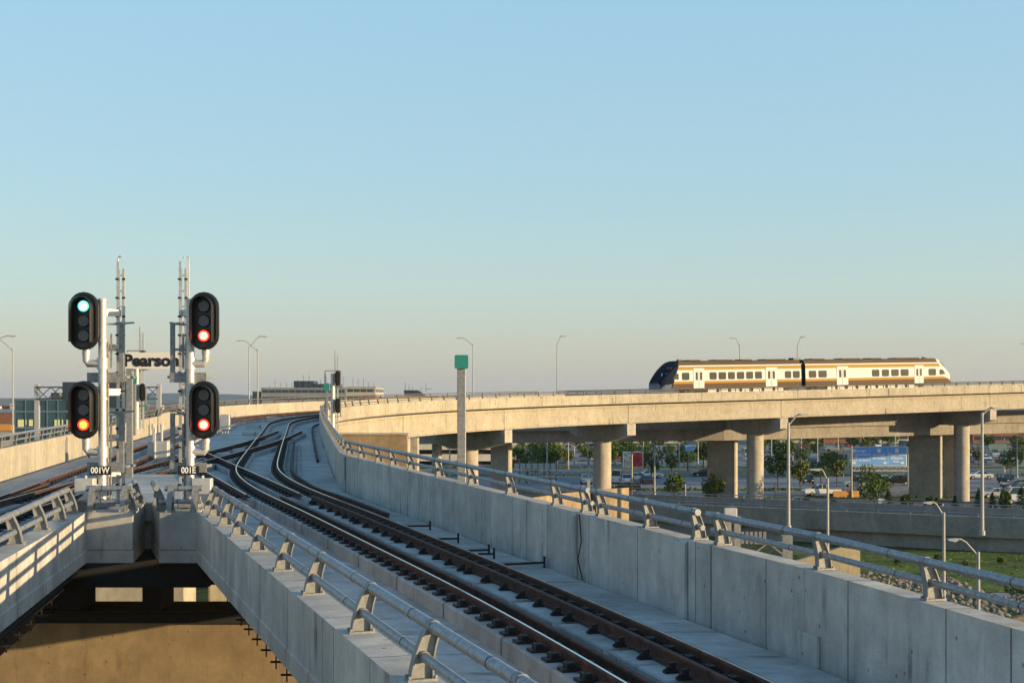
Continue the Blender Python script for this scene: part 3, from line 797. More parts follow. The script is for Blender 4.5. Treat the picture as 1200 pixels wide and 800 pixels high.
def signal_mast(label, x, y, z, m, code, lits):
    # local frame: x to the right, heads on side -m
    t = thing('signal_mast', label, 'railway signal', (x, y, z), 0, 'tall signal masts at the nose')
    top = 3.62
    b = MB(); b.tube([(0, 0, -.25), (0, 0, top)], .078, 18); b.tube([(0, 0, top), (0, 0, top + .05)], .09, 18)
    for zz in (.75, 1.75, 2.4, 2.85): b.tube([(0, 0, zz), (0, 0, zz + .05)], .098, 16)
    b.build('pole', M_alu, t, smooth=True)
    b = MB(); b.bbox(-.2, .2, -.2, .2, -.28, -.2, .02)
    for a in (-.15, .15):
        for c in (-.15, .15): b.tube([(a, c, -.2), (a, c, -.1)], .02, 6)
    b.build('base_plate', M_galv, t)
    for hz, lit in zip((3.24, 1.56), lits):
        hx = -m * .30
        signal_head(t, hx, hz, lit, y0=-.12)
        b = MB(); zb = hz - .80
        b.tube([(hx, -.02, hz - .5), (hx, -.02, zb + .06), (hx + m * .03, -.02, zb), (0, -.02, zb)], .07, 14)
        b.tube([(hx, -.02, hz - .62), (hx, -.02, hz - .56)], .08, 14)
        b.tube([(0, 0, zb - .11), (0, 0, zb + .11)], .105, 16)
        b.build('bracket_arm', M_alu, t, smooth=True)
    # ladder behind the mast, on the side away from the heads
    lx = m * .235
    b = MB()
    for dx, tp in ((-.045, 4.42), (.06, 4.28)):
        b.beam((lx + dx, .38, -.25), (lx + dx, .38, tp), .05, .05)
    zz = -.05
    while zz < 4.2: b.beam((lx - .045, .38, zz), (lx + .06, .38, zz), .022); zz += .3
    for zz in (.35, 1.02, 1.9, 2.75, 3.42): b.beam((0, .05, zz), (lx, .38, zz), .05, .13)
    zz = .1
    while zz < 4.2: b.box(lx - .085, lx - .03, .33, .352, zz, zz + .035, 1); b.box(lx + .045, lx + .1, .33, .352, zz, zz + .035, 1); zz += .36
    # spare grab rail drawn back behind the ladder
    b.tube([(lx - .085 * m, .5, 2.3), (lx - .085 * m, .5, 4.5), (lx - .04 * m, .5, 4.54), (lx + .0 * m, .42, 4.5)], .014, 6)
    b.build('ladder', [M_alu, M_blackiron], t)
    # service platforms with guard frames
    for zz in (2.21, .5):
        b = MB()
        b.box(min(-m * .25, m * .45), max(-m * .25, m * .45), .05, .75, zz - .05, zz)
        b.box(min(-m * .3, m * .4), max(-m * .3, m * .4), .02, .049, zz - .13, zz + .06)
        ex = m * .35
        b.beam((ex, .06, zz - .1), (ex, .06, zz + 1.0), .085, .06); b.beam((ex - m * .1, .06, zz + 1.0), (ex - m * .1, .6, zz + 1.0), .04)
        b.beam((ex + m * .14, .4, zz + 1.03), (-m * .02, .4, zz + 1.0), .06, .03)
        b.beam((ex, .06, zz + .5), (0, .06, zz + .5), .045); b.beam((ex - m * .2, .06, zz + .15), (ex - m * .2, .06, zz + .8), .03); b.beam((ex, .06, zz + .98), (0, .06, zz + .98), .03)
        b.build('platform', M_galv, t)
    # cabinet low on the mast
    cx = -m * .27
    b = MB(); b.bbox(cx - .18, cx + .18, -.28, -.05, -.02, .27, .012); b.tube([(cx, -.16, .27), (cx, -.16, .32)], .03, 8); b.beam((cx, -.1, .12), (0, -.02, .12), .06)
    b.build('junction_box', M_cab, t)
    b = MB(); b.box(-.2, .2, -.15, -.135, .33, .50); pl_ = b.build('number_plate', M_txt, t)
    text_mesh('number', code, .165, M_wtxt, pl_, (0, -.153, .415), (R(90), 0, 0), bold=.003, xs=.84)
    # conduits up the pole
    b = MB(); b.tube([(m * .09, .06, -.2), (m * .09, .06, 2.9)], .02, 6); b.tube([(m * .13, .1, -.2), (m * .13, .1, 1.5)], .018, 6); b.build('conduit', M_galv, t)
    return t
zb = zt + .02
yM = 26.0
signal_mast('left signal mast plated 001W with a green light above a yellow red light', gx(120, yM), yM, zb + .28 - .0, 1, '001W', ({0: 'g'}, {2: 'y'}))
signal_mast('right signal mast plated 001E with two red lights', gx(223, yM), yM, zb + .28, -1, '001E', ({2: 'r'}, {2: 'r'}))

# Pearson station sign
t = thing('station_sign', 'cream sign reading Pearson on a square post between the masts', 'sign', (gx(152, 36), 36, zpl(36) + .8))
zs = H - (422.5 - HY) / F * 36 - (zpl(36) + .8)
b = MB(); b.box(-.075, .075, -.06, .06, -.5, zs + .2); b.beam((-.13, 0, -.38), (.13, 0, -.38), .3, .05); b.build('post', M_galv, t)
b = MB(); b.bbox(-.28, 1.37, -.10, -.062, zs - .215, zs + .215, .004); sg = b.build('sign_board', M_sign_face, t)
text_mesh('lettering', 'Pearson', .425, M_txt, sg, (.60, -.106, zs - .01), (R(90), 0, 0), bold=.018, xs=1.06)

# distant double signal seen by the teal plate
def far_signal(label, x, y, z, k, face, h=5.0):
    t = thing('signal_mast', label, 'railway signal', (x, y, z), 0)
    b = MB(); b.tube([(0, 0, 0), (0, 0, h * .78)], .13, 12); b.build('pole', M_alu, t, smooth=True)
    b = MB(); b.beam((.10, .3, 0), (.10, .3, h + .35), .08); b.beam((.28, .3, 0), (.28, .3, h), .08)
    zz = .2
    while zz < h - .3: b.beam((.12, .3, zz), (.26, .3, zz), .025); zz += .3
    b.build('ladder', M_alu, t)
    b = MB()
    for zz in (h * .62, h * .25):
        b.box(-.55, .6, .0, .5, zz - .04, zz)
        b.beam((-.5, 0, zz), (-.5, 0, zz + 1), .07); b.beam((.5, 0, zz), (.5, 0, zz + 1), .07); b.beam((-.5, 0, zz + 1), (.5, 0, zz + 1), .06)
    b.build('platform', M_galv, t)
    for zz in (h * .72, h * .38):
        b = MB(); a = R(face); ca, sa = math.cos(a), math.sin(a)
        o = stadium(.5, .95); n = len(o)
        vs = [(.30 + x * ca, x * sa - .1, zz + z_) for x, z_ in o] + [(.30 + x * ca + .1 * sa, x * sa - .1 - .1 * ca, zz + z_) for x, z_ in o]
        b.add(vs, [tuple(range(n)), tuple(reversed(range(n, 2 * n)))] + [(i, (i + 1) % n, n + (i + 1) % n, n + i) for i in range(n)])
        b.build('signal_head', M_blackm, t)
    return t
zz = zr(s_at_Y(88)) + .8
far_signal('distant signal mast with side facing heads where the shaded wall meets the curve', gx(390, 88), 88, zz - 1.2, 1, 62, 5.2)
t = thing('marker_post', 'small teal plate on a thin post in front of the distant signal', 'sign', (gx(383, 84), 84, zz - 1.2))
b = MB(); b.box(-.07, .07, -.05, .05, 0, 3.4); b.build('post', M_galv, t)
b = MB(); b.bbox(-.2, .2, -.1, -.052, 2.9, 3.35, .02); b.build('plate', M_teal, t)
far_signal('thin distant signal mast seen behind the station sign', gx(160, 74), 74, zpl(74) + .6, 1, 75, 5.2)
t = thing('marker_post', 'small teal plate just right of the station sign post', 'sign', (gx(157.5, 70), 70, zpl(70) + .4))
b = MB(); b.box(-.06, .06, -.05, .05, 0, 2.9); b.build('post', M_galv, t)
b = MB(); b.bbox(-.16, .16, -.1, -.052, 2.65, 3.0, .02); b.build('plate', M_teal, t)
# big teal sign on thick square pole behind the shaded wall
Yp = 40
t = thing('teal_sign_pole', 'thick square grey pole with a blank teal plate on top, behind the shaded wall', 'sign', (gx(541, Yp), Yp, 0))
ztp = H - (416 - HY) / F * Yp
b = MB(); b.bbox(-.125, .125, -.12, .12, 0, ztp, .02); b.beam((.0, 0, 9.6), (1.1, .3, 7.6), .06); b.build('post', M_galv, t)
b = MB(); zc = H - (424 - HY) / F * Yp; p = [(x, z) for x, z in [(-.2, -.17), (-.17, -.2), (.17, -.2), (.2, -.17), (.2, .17), (.17, .2), (-.17, .2), (-.2, .17)]]
b.ext([(x + .0, z + zc) for x, z in p], -.2, -.13, 0); b.build('plate', M_teal, t)

# cabinets and trackside boxes
def cabinet(label, px, py, w, d, h, z, extra=None, group=None):
    p = gp(px, py, z)
    t = thing('equipment_cabinet', label, 'cabinet', tuple(p), R(-6), group)
    b = MB(); b.bbox(-w / 2, w / 2, -d / 2, d / 2, .06, h, .02); b.build('cabinet_body', M_cab, t)
    b = MB(); b.box(-w / 2 + .04, w / 2 - .04, -d / 2 - .016, -d / 2 - .001, .14, h - .08); b.build('door', M_cab, t)
    b = MB(); b.box(-w / 2 + .06, w / 2 - .06, -d / 2 + .05, d / 2 - .05, 0, .059); b.build('foot', M_galv, t)
    if extra: extra(t, w, d, h)
    return t
def caps_on(t, w, d, h):
    for x in (-.28, .1):
        b = MB(); b.tube([(x, 0, h), (x, 0, h + .5)], .05, 8); b.tube([(x, 0, h + .5), (x, 0, h + .72)], .08, 8); b.build('vent_pipe', M_alu, t, smooth=True)
    b = MB(); b.tube([(-.09, -d / 2 - .08, 0), (-.09, -d / 2 - .08, h + .6)], .05, 8); b.build('conduit', M_alu, t, smooth=True)
cabinet('grey steel cabinet with two vent pipes between the tracks', 187, 549, .9, .5, 1.2, zpl(45) - .4 + .0, caps_on)
def onpole(t, w, d, h):
    b = MB()
    for x in (-.18, 0, .18): b.tube([(x, 0, -.75), (x, 0, 0)], .05, 8)
    b.build('leg', M_alu, t, smooth=True)
c = cabinet('grey cabinet on pipe legs right of the right signal mast', 264, 504, .62, .35, 1.0, zpl(52) + .55, onpole)
for i, (px, py, w, h, la) in enumerate([(281, 534, .55, .35, 'low switch machine box left of the crossover rails'), (297, 505, 1.0, .5, 'low pale box beside the far track, nearest of three'),
                                     (321, 497, 1.1, .6, 'wide low pale box beside the far track, middle of three'), (364, 487, 1.0, .5, 'pale box close to where the rails vanish'), (292, 511, .8, .3, 'small low box between the tracks'),
                                     (262, 538, .6, .3, 'dark switch machine next to the right signal mast')]):
    Y = 3.5 * F / (py - 446) * 1.0
    cabinet(la, px, py, w, .5, h, zpl(Y) - .4 + (0 if Y < 95 else .1), group='trackside equipment boxes')
# cable loop hanging on left wall
b = MB(); c0 = Vector((Lx(64) + .1, 64, zpl(64) + .6)); b.tube([c0, c0 + Vector((.1, 0, -.7)), c0 + Vector((.3, -.1, -1.05)), c0 + Vector((.8, -.3, -1.15))], .04, 6)
tag(b.build('cable', M_blackiron), 'dark cable looping down the sunlit left wall', 'cable')
p, r_, _s = fw(s_at_Y(24.55), -.06)
b = MB(); b.tube([p + Vector((0, 0, .79)), p + Vector((.03, -.02, .3)), p + Vector((-.03, .02, -.02)), p + Vector((.05, -.03, -.39))], .012, 6)
tag(b.build('cable', M_blackiron), 'thin dark cable hanging down the shaded wall at the railing gap', 'cable')
# grey equipment post outside the right wall
p = at(838, 640, 21.8)
t = thing('equipment_post', 'grey box on a double post just outside the shaded wall at a railing gap', 'junction box', (p.x + .3, p.y + .3, 8.5))
b = MB(); b.box(-.09, .0, -.05, .05, 0, p.z - 8.5 + .55); b.box(.05, .15, -.05, .05, 0, p.z - 8.5 + .46); b.build('post', M_galv, t)
b = MB(); b.bbox(-.12, .08, -.14, -.052, p.z - 8.5 + .42, p.z - 8.5 + .6, .01); b.build('junction_box', M_cab, t)

# ------------------------------------------------------------------ train
TS = s_for_px(765.5, SARC, SMAX, -2.9)
def train():
    hd = R(61)
    x0, y0, _ = W(TS); f = fw(TS, -2.9)[0]
    zrail0 = zr(TS) + .57
    # the track climbs 2.25 %; tilt the whole train with it
    t = thing('passenger_train', 'white and gold two car diesel train crossing the curved viaduct', 'train', (f.x, f.y, zrail0), math.pi / 2 - hd)
    t.rotation_euler = (0, -math.atan(.0225), math.pi / 2 - hd)
    X1, Z1 = f.x + .485 * 1.5, f.y - .875 * 1.5
    def tx(px): k = (px - 600) / F; return (k * Z1 - X1) / (.875 - .485 * k)
    J = tx(941.7); E = tx(1116.5)
    BANDS = [(.55, 1.52), (.75, 1.54), (1.28, 1.55), (1.36, 1.55), (1.58, 1.55), (2.92, 1.53), (3.34, 1.50), (3.50, 1.46), (3.56, 1.30), (3.98, 1.18), (4.05, .8), (4.07, 0)]
    BM = [1, 1, 2, 3, 0, 3, 0, 4, 4, 4, 4]    # mats per band between points
    mats = [M_trainw, M_brown, M_orange, M_gold, M_brown]
    def shell(b, xs0, xs1, lean0, lean1, mats_i=BM):
        # xs: base x; lean added * z at each end
        ring = [(w, z) for z, w in BANDS] + [(-w, z) for z, w in reversed(BANDS[:-1])]
        n = len(ring); vs = [(xs0 + lean0 * z, y, z) for y, z in ring] + [(xs1 + lean1 * z, y, z) for y, z in ring]
        mi = mats_i + list(reversed(mats_i))
        for i in range(n - 1): b.add([vs[i], vs[i + 1], vs[n + i + 1], vs[n + i]], [(0, 1, 2, 3)], mi[i])
        b.add([vs[0], vs[n - 1], vs[2 * n - 1], vs[n]], [(0, 1, 2, 3)], 1)
        for e in (0, n): b.add(vs[e:e + n], [tuple(range(n))], 4)
    def nose(b, x_b, sgn, front, mats_idx):
        # lofted nose from boundary at x = x_b (+lean z) to tip
        us = [0, .04, .12, .22, .35, .5, .65, .8, .9, 1.0]; zts = [1.45, 1.62, 1.88, 2.2, 2.62, 3.05, 3.45, 3.8, 3.98, 4.07]; ws = [1.15, 1.26, 1.33, 1.39, 1.45, 1.49, 1.52, 1.54, 1.55, 1.55]
        rings = []
        for u, ztp_, w in zip(us, zts, ws):
            rg = []
            for z, wb in BANDS:
                zq = .55 + (z - .55) * (ztp_ - .55) / (4.07 - .55); wq = w * wb / 1.55
                x = u * (1.2 + .40 * zq) + (.35 * (1 - u) * ((.9 - zq) ** 2 if zq < .9 else 0))
                rg.append((x, wq, zq))
            full = rg + [(x, -y, z) for x, y, z in reversed(rg[:-1])]
            rings.append([(front + sgn * x, y, z) for x, y, z in full])
        n = len(rings[0])
        for i in range(len(rings) - 1):
            for j in range(n - 1):
                z = rings[i][j][2]; jj = j if j < len(BANDS) - 1 else n - 2 - j
                b.add([rings[i][j], rings[i][j + 1], rings[i + 1][j + 1], rings[i + 1][j]], [(0, 1, 2, 3)], mats_idx(i, jj, z))
            b.add([rings[i][0], rings[i][n - 1], rings[i + 1][n - 1], rings[i + 1][0]], [(0, 1, 2, 3)], 1)
        b.add(rings[0], [tuple(range(n))], mats_idx(0, 5, 1))
    for car, (a, c, sgn) in enumerate(((0, J - .35, 1), (E, J + .35, -1))):
        b = MB(); bx = a + sgn * 1.2
        shell(b, bx, c, .40 * sgn, 0)
        body = b.build('car_body', mats, t); 
        b = MB()
        if car == 0: fm = lambda i, j, z: 1 if z > 1.25 else 0
        else: fm = lambda i, j, z: (2 if (i < 7 and j >= 6) else (3 if z > 1.6 else (4 if z > 1.3 else 2)))
        nmats = [plainb, M_glassn, M_brown, M_trainw, M_gold]
        nose(b, bx, sgn, a, fm)
        no = b.build('cab_nose', nmats, body, smooth=True)
        # white trim strip behind the roof fairing, roof gear
        b = MB(); lo, hi = sorted((bx + sgn * 2, c))
        for (p0, p1) in ((.08, .17), (.30, .44), (.52, .60), (.72, .9)):
            x0_, x1_ = lo + (hi - lo) * p0, lo + (hi - lo) * p1
            b.box(x0_, x1_, -.8, .8, 4.03, 4.17)
            q = x0_
            while q < x1_: b.box(q, q + .08, -1.25, -1.185, 3.62, 3.95); q += .3
        b.build('roof_equipment', [M_brown], body)
        b = MB(); ax = a + sgn * 3.7; b.box(ax - .25, ax + .25, -.2, .2, 4.05, 4.22); b.tube([(ax, .3, 4.05), (ax, .3, 4.4)], .03, 6); b.build('horn', M_blackiron, body)
        # underfloor gear and bogies
        b = MB(); x = lo + 3.8
        while x < hi - 4: b.box(x, x + 1.3, -1.35, 1.35, .18, .56); x += 1.75
        b.build('underfloor_box', M_cab, body)
        for q in (.14, .84):
            xc = lo + (hi - lo) * q if sgn > 0 else hi - (hi - lo) * q
            b = MB(); b.box(xc - 1.5, xc + 1.5, -1.15, 1.15, .35, .6)
            bg = b.build('bogie', M_blackiron, body)
            for dx in (-1.1, 1.1):
                for sy in (-1, 1):
                    b = MB(); disc(b, xc + dx, sy * .75, .46, .44, 0, 20, sy * .75 + sy * .12); b.build('wheel', M_rust, bg)
    # gangway
    b = MB(); b.box(J - .36, J + .36, -1.1, 1.1, .8, 3.6); b.box(J - .7, J + .5, -.5, .5, 4.0, 4.3); b.build('gangway', M_navy, t)
    cars = [o for o in COL.objects if o.parent == t and o.name.startswith('car_body')]
    def bodyof(x): return cars[0] if x < J else cars[1]
    def c2p(c): return 740 + c / 3
    for (u0, u1) in ((178, 204), (275, 300), (307, 333), (340, 364), (371, 397), (404, 428), (435, 459), (540, 562), (568, 592), (624, 650), (658, 687), (846, 872), (881, 906), (914, 940), (947, 975), (1045, 1071)):
        xa, xb = tx(c2p(u0)), tx(c2p(u1)); r = .12
        for sy in (-1, 1):
            b = MB(); pts = [(xa + r, 1.72), (xb - r, 1.72), (xb, 1.72 + r), (xb, 2.62 - r), (xb - r, 2.62), (xa + r, 2.62), (xa, 2.62 - r), (xa, 1.72 + r)]
            b.ext(pts, sy * 1.50, sy * 1.562); b.build('window', M_glasst, bodyof(xa))
    for (u0, u1) in ((218, 256), (472, 512), (722, 762), (995, 1027)):
        xa, xb = tx(c2p(u0)), tx(c2p(u1)); xm = (xa + xb) / 2
        for sy in (-1, 1):
            b = MB(); b.box(xa, xb, min(sy * 1.5, sy * 1.575), max(sy * 1.5, sy * 1.575), .72, 3.12); d = b.build('door', M_trainw, bodyof(xa))
            b = MB(); g = (xb - xa)
            for q0, q1 in ((.20, .40), (.60, .80)): b.ext([(xa + g * q0, 1.7), (xa + g * q1, 1.7), (xa + g * q1, 2.65), (xa + g * q0, 2.65)], sy * 1.576, sy * 1.585)
            b.box(xm - .02, xm + .02, min(sy * 1.576, sy * 1.58), max(sy * 1.576, sy * 1.58), .75, 2.9)
            b.build('door_window', M_glasst, d)
    # cab side windows
    for c0_, c1_, body, fl in ((145, 166, cars[0], 1), (1084, 1104, cars[1], -1)):
        xa, xb = tx(c2p(c0_)), tx(c2p(c1_))
        for sy in (-1, 1):
            b = MB()
            pts = [(xa, 1.85), (xb, 1.8), (xb, 2.5), (xa + .5, 2.5)] if fl > 0 else [(xa, 1.8), (xb, 1.9), (xb - .5, 2.5), (xa, 2.5)]
            b.ext(pts, sy * 1.42, sy * 1.57); b.build('cab_window', M_glasst, body)
    # headlights, number box and emblem on the near nose
    noses = [o for o in COL.objects if o.name.startswith('cab_nose')]
    for sy in (-.75, .75):
        b = MB(); disc(b, 0, 0, 0, .12, 0, 12, .06)
        o = b.build('headlight', M_wtxt, noses[0]); o.location = (.32, sy, 1.45); o.rotation_euler = (0, 0, R(-90))
    b = MB(); b.box(-.02, .02, -1.1, 1.1, 0, .5); o = b.build('bumper', M_glassn2, noses[0]); o.location = (-.03, 0, .75)
    text_mesh('emblem', 'UP', .62, M_wtxt, noses[0], (.72, -1.05, 2.35), (R(62), 0, R(-58)), bold=.02)
    b = MB(); b.box(-.28, .28, -.02, .02, -.12, .12); o = b.build('number_box', M_brick, noses[0]); o.location = (1.45, -1.05, 3.2); o.rotation_euler = (R(-35), 0, R(-50))
plainb = plain('blue grey nose paint', (.07, .09, .14), .7, 0, .08, 3)
M_glassn = plain('dark blue windshield', (.008, .012, .028), .6, 0, .2, 1, .04)
M_glassn2 = plain('steel blue bumper', (.14, .17, .22), .4, .3, .08, 3)
M_glasst = plain('train window glass', (.022, .028, .026), .5, 0, .3, .8, .12)
train()

# ------------------------------------------------------------------ second (road) bridge behind the viaduct
rb = thing('road_bridge', 'grey road bridge in shade just behind the curved viaduct', 'road bridge', (30, 195, 10))
def zroad(x): return 11.15 + .009 * (x - 20)
def ry(x): return 179.5 + (.5 * (x - 29) if x > 29 else .1 * (x - 29))
xs = [-28 + 8 * i for i in range(26)]
def rbsweep(name, prof, mat):
    fr_ = []
    for i, x in enumerate(xs):
        d = Vector((8, ry(x + 4) - ry(x - 4))).normalized(); fr_.append((Vector((x, ry(x), zroad(x))), (d.y, -d.x), i * 8.0))
    b = MB(); b.sweep(fr_, prof); return b.build(name, mat, rb, world=True)
rbsweep('deck', [(0, 0), (0, -.35), (-13, -.35), (-13, 0)], M_asph2)
rbsweep('parapet', [(.3, .85), (.36, -.75), (.01, -.75), (.01, .0), (.08, .85)], M_concg)
rbsweep('parapet', [(-13.01, .85), (-13.01, -.75), (-13.3, -.75), (-13.3, .85)], M_concg)
rbsweep('girder', [(-.25, -.36), (-.25, -2.3), (-1.3, -2.3), (-1.3, -.36)], M_concg)
rbsweep('girder', [(-11.5, -.36), (-11.5, -2.3), (-12.6, -2.3), (-12.6, -.36)], M_concg)
GP = 'piers under the grey road bridge'
def wallpier(label, px0, px1, Y, d, ang, two=False):
    xa, xb = gx(px0, Y), gx(px1, Y); xc = (xa + xb) / 2
    t = thing('road_bridge_pier', label, 'bridge pier', (xc, Y, 0), R(ang), GP)
    w = (xb - xa); b = MB(); b.bbox(-w / 2, w / 2, -d / 2, d / 2, -.2, zroad(xc) - 2.31, .15); b.build('shaft', M_conc, t)
wallpier('broad flat pier between the two round columns, left of the pickup', 829, 864, 184, 1.1, -26)
wallpier('broad flat pier left of the right hand round column', 1066, 1103, 199, 1.1, -26)
wallpier('narrow flat pier close behind the right hand round column', 1106, 1127, 201, 1.0, -26)
wallpier('narrow pier glimpsed behind the left round column', 575, 600, 180, 1.0, -26)
wallpier('pale narrow pier seen left of the teal sign pole', 507, 517, 178, 1.0, -20)
# square headed wall pier under the curve at the left
wp_ = thing('abutment_wall', 'square topped beige wall under the start of the curved viaduct', 'retaining wall', (gx(435, 100), 100, 0))
x0, x1 = gx(366, 100), gx(477, 100); zt2 = H - (507.5 - HY) / F * 100
b = MB(); b.box(x0, x1, 100, 101.2, 0, zt2 - .12); b.build('wall', M_concw, wp_, world=True)
b = MB(); b.box(x0, x1 + .1, 99.9, 101.3, zt2 - .119, zt2); b.build('coping', M_conc, wp_, world=True)
b = MB(); b.box(x1 - .0 + .12, x1 + .65, 101.5, 103.5, 0, zt2 - .4); b.build('end_post', M_conc, wp_, world=True)
# piers under the wide deck, seen through the gap in the crosshead
for i, (X, Y, w, lab) in enumerate(((-16.4, 60, 4.6, 'pale pier seen through the left gap under the nose'), (-12.0, 62, 3.2, 'pale pier seen through the right gap under the nose'))):
    t = thing('deck_pier', lab, 'bridge pier', (X, Y, 0), 0); b = MB(); b.bbox(-w / 2, w / 2, -1, 1, 0, zpl(Y) - .74, .1); b.build('shaft', M_conc, t)
# tan low curved wall seen over the shaded parapet
tw = thing('retaining_wall', 'sunlit tan retaining wall seen over the shaded parapet beside the round column', 'retaining wall', (gx(660, 125), 125, 0))
b = MB(); zt3 = H - (577 - HY) / F * 125
pts = [(gx(584, 112), 112), (gx(620, 118), 118), (gx(660, 124), 124), (gx(700, 129), 129), (gx(737, 132), 132)]
vs = []; 
for x, y in pts: vs += [(x, y, 0), (x, y, zt3), (x, y + .4, zt3), (x, y + .4, 0)]
fs = [(0, 1, 2, 3), tuple(4 * (len(pts) - 1) + q for q in (3, 2, 1, 0))]
for i in range(len(pts) - 1):
    for j in range(4): k = (j + 1) % 4; fs.append((4 * i + j, 4 * i + k, 4 * i + 4 + k, 4 * i + 4 + j))
b.add(vs, fs); b.build('wall', M_concw, tw, world=True)
b = MB(); q = (gx(696.5, 128), 128); b.box(q[0] - .18, q[0] + .18, q[1] - .15, q[1] + .5, 0, zt3 + .02); b.build('wall_joint', M_blackiron, tw, world=True)

# ------------------------------------------------------------------ ramp at the right
rp = thing('ramp_bridge', 'low curving grey road ramp with parapets at the right, below the viaduct', 'road bridge', (45, 130, 0))
def rampfr():
    pts = [Vector((-6, 158)), Vector((8, 150)), Vector((22, 142)), Vector((34, 134.5)), Vector((46, 128)), Vector((60, 123)), Vector((80, 119)), Vector((110, 117))]
    sp = smooth_line([(p.x, p.y) for p in pts]); return frames2([Vector((p.x, p.y)) for p in sp], lambda p, S: 2.35)
RF = rampfr()
b = MB(); b.sweep(RF, [(0, 0), (0, -.3), (-11, -.3), (-11, 0)]); b.build('deck', M_asph2, rp, world=True)
b = MB(); b.sweep(RF, [(0.01, .95), (0.01, -1.0), (.3, -1.0), (.34, .9)]); b.build('parapet', M_concg, rp, world=True)
b = MB(); b.sweep(RF, [(-11.01, .95), (-11.01, -1.0), (-11.3, -1.0), (-11.3, .95)]); b.build('parapet', M_concg, rp, world=True)
b = MB(); b.sweep(RF, [(-.25, -.31), (-.25, -2.6), (-1, -2.6), (-1, -.31)]); b.build('girder', M_concg, rp, world=True)
for off in (.15, -11.15):
    b = MB()
    for i in range(0, len(RF)):
        p, r, S = RF[i]
        if i % 3 == 0: b.beam(p + Vector((r[0] * off, r[1] * off, .9)), p + Vector((r[0] * off, r[1] * off, 1.22)), .06)
    b.tube([p + Vector((r[0] * off, r[1] * off, 1.22)) for p, r, S in RF], .05, 6); b.build('handrail', M_galv2, rp, world=True)

# ------------------------------------------------------------------ ground, roads, grass
b = MB(); b.add([(-9000, -60, 0), (9000, -60, 0), (9000, 14000, 0), (-9000, 14000, 0)], [(0, 1, 2, 3)]); struct(b.build('ground', M_farland))
def sheet(name, pts, z, mat, kind='structure'):
    b = MB(); b.add([(x, y, z) for x, y in pts], [tuple(range(len(pts)))]); o = b.build(name, mat); o['kind'] = kind; return o
sheet('parking_area', [(-45, 160), (330, 160), (330, 520), (-160, 520)], .004, M_asph2)
sheet('earth_verge', [(-60, 40), (140, 40), (140, 160), (-60, 160)], .004, M_grassd)
sheet('road', [(-45, 176), (260, 176), (260, 196), (-45, 196)], .009, M_asph)
sheet('road', [(-60, 262), (320, 262), (320, 278), (-60, 278)], .009, M_asph)
sheet('path', [(35.5, 99), (120, 99), (120, 101.2), (35.5, 101.2)], .009, M_asph2)
b = MB()
for y in (186.0, 270.0):
    x = -45
    while x < 250: b.box(x, x + 3, y - .08, y + .08, .013, .016); x += 9
for y in (176.6, 195.4, 262.6, 277.4): b.box(-45, 250, y - .07, y + .07, .013, .016)
# parking bay lines
for y in (300, 318, 336, 354, 378, 402):
    x = -10
    while x < 210: b.box(x, x + .12, y - 2.5, y + 2.5, .008, .012); x += 2.75
struct(b.build('road_markings', M_line))
def strip_stuff(name, x0, x1, y0, y1, mat, h=.12, n=900, seed=1):
    # mown turf: a sheet with short tufts
    r = random.Random(seed); b = MB(); b.add([(x0, y0, .02), (x1, y0, .02), (x1, y1, .02), (x0, y1, .02)], [(0, 1, 2, 3)])
    for i in range(n):
        x, y = r.uniform(x0, x1), r.uniform(y0, y1); a = r.uniform(0, 6.28); s_ = r.uniform(.1, .3); hh = h * r.uniform(.5, 1.6)
        dx, dy = math.cos(a) * s_, math.sin(a) * s_
        b.add([(x - dx, y - dy, .02), (x + dx, y + dy, .02), (x + dx * .3, y + dy * .3 + .05, hh)], [(0, 1, 2)])
    o = b.build(name, mat); tag(o, 'short rough grass covering this strip of ground', 'grass'); o['kind'] = 'stuff'; return o
g1 = strip_stuff('grass', 26, 130, 101.5, 128, M_grass, .07, 5000, 3); g1['label'] = 'sunlit green bank of grass below the ramp at the right'
for i, (x0, x1, y0, y1, la) in enumerate([(-10, 200, 197, 201.5, 'thin grass verge behind the near road'), (-30, 250, 254, 261, 'grass strip before the second road'), (-40, 280, 282, 292, 'grass strip behind the second road'),
                          (-50, 300, 364, 372, 'grass strip in the far parking rows'), (-60, 300, 430, 445, 'long grass strip at the back of the car parks'), (10, 45, 214, 219, 'small grass island near the pickup')]):
    o = strip_stuff('grass', x0, x1, y0, y1, M_grass, .25, 500, 10 + i); o['label'] = la
# rocks
b = MB(); r = random.Random(5)
for i in range(4200):
    x = r.uniform(20, 62); y = r.uniform(86, 112) if x < 35 else r.uniform(86, 98.5)
    s_ = r.uniform(.12, .36); z = s_ * .4
    pts = []
    for k in range(6):
        a = k * math.pi / 3 + r.uniform(-.3, .3); pts.append((x + math.cos(a) * s_ * r.uniform(.6, 1), y + math.sin(a) * s_ * r.uniform(.6, 1)))
    top = (x + r.uniform(-.05, .05), y + r.uniform(-.05, .05), z + s_ * r.uniform(.2, .7))
    vs = [(px_, py_, .02 + z * .6 * r.uniform(.3, 1)) for px_, py_ in pts] + [top] + [(px_, py_, -.02) for px_, py_ in pts]
    b.add(vs, [(k, (k + 1) % 6, 6) for k in range(6)] + [(k, (k + 1) % 6, 7 + (k + 1) % 6, 7 + k) for k in range(6)])
o = b.build('rocks', M_rock); tag(o, 'bed of broken brown rocks beyond the shaded wall at the right', 'rocks'); o['kind'] = 'stuff'
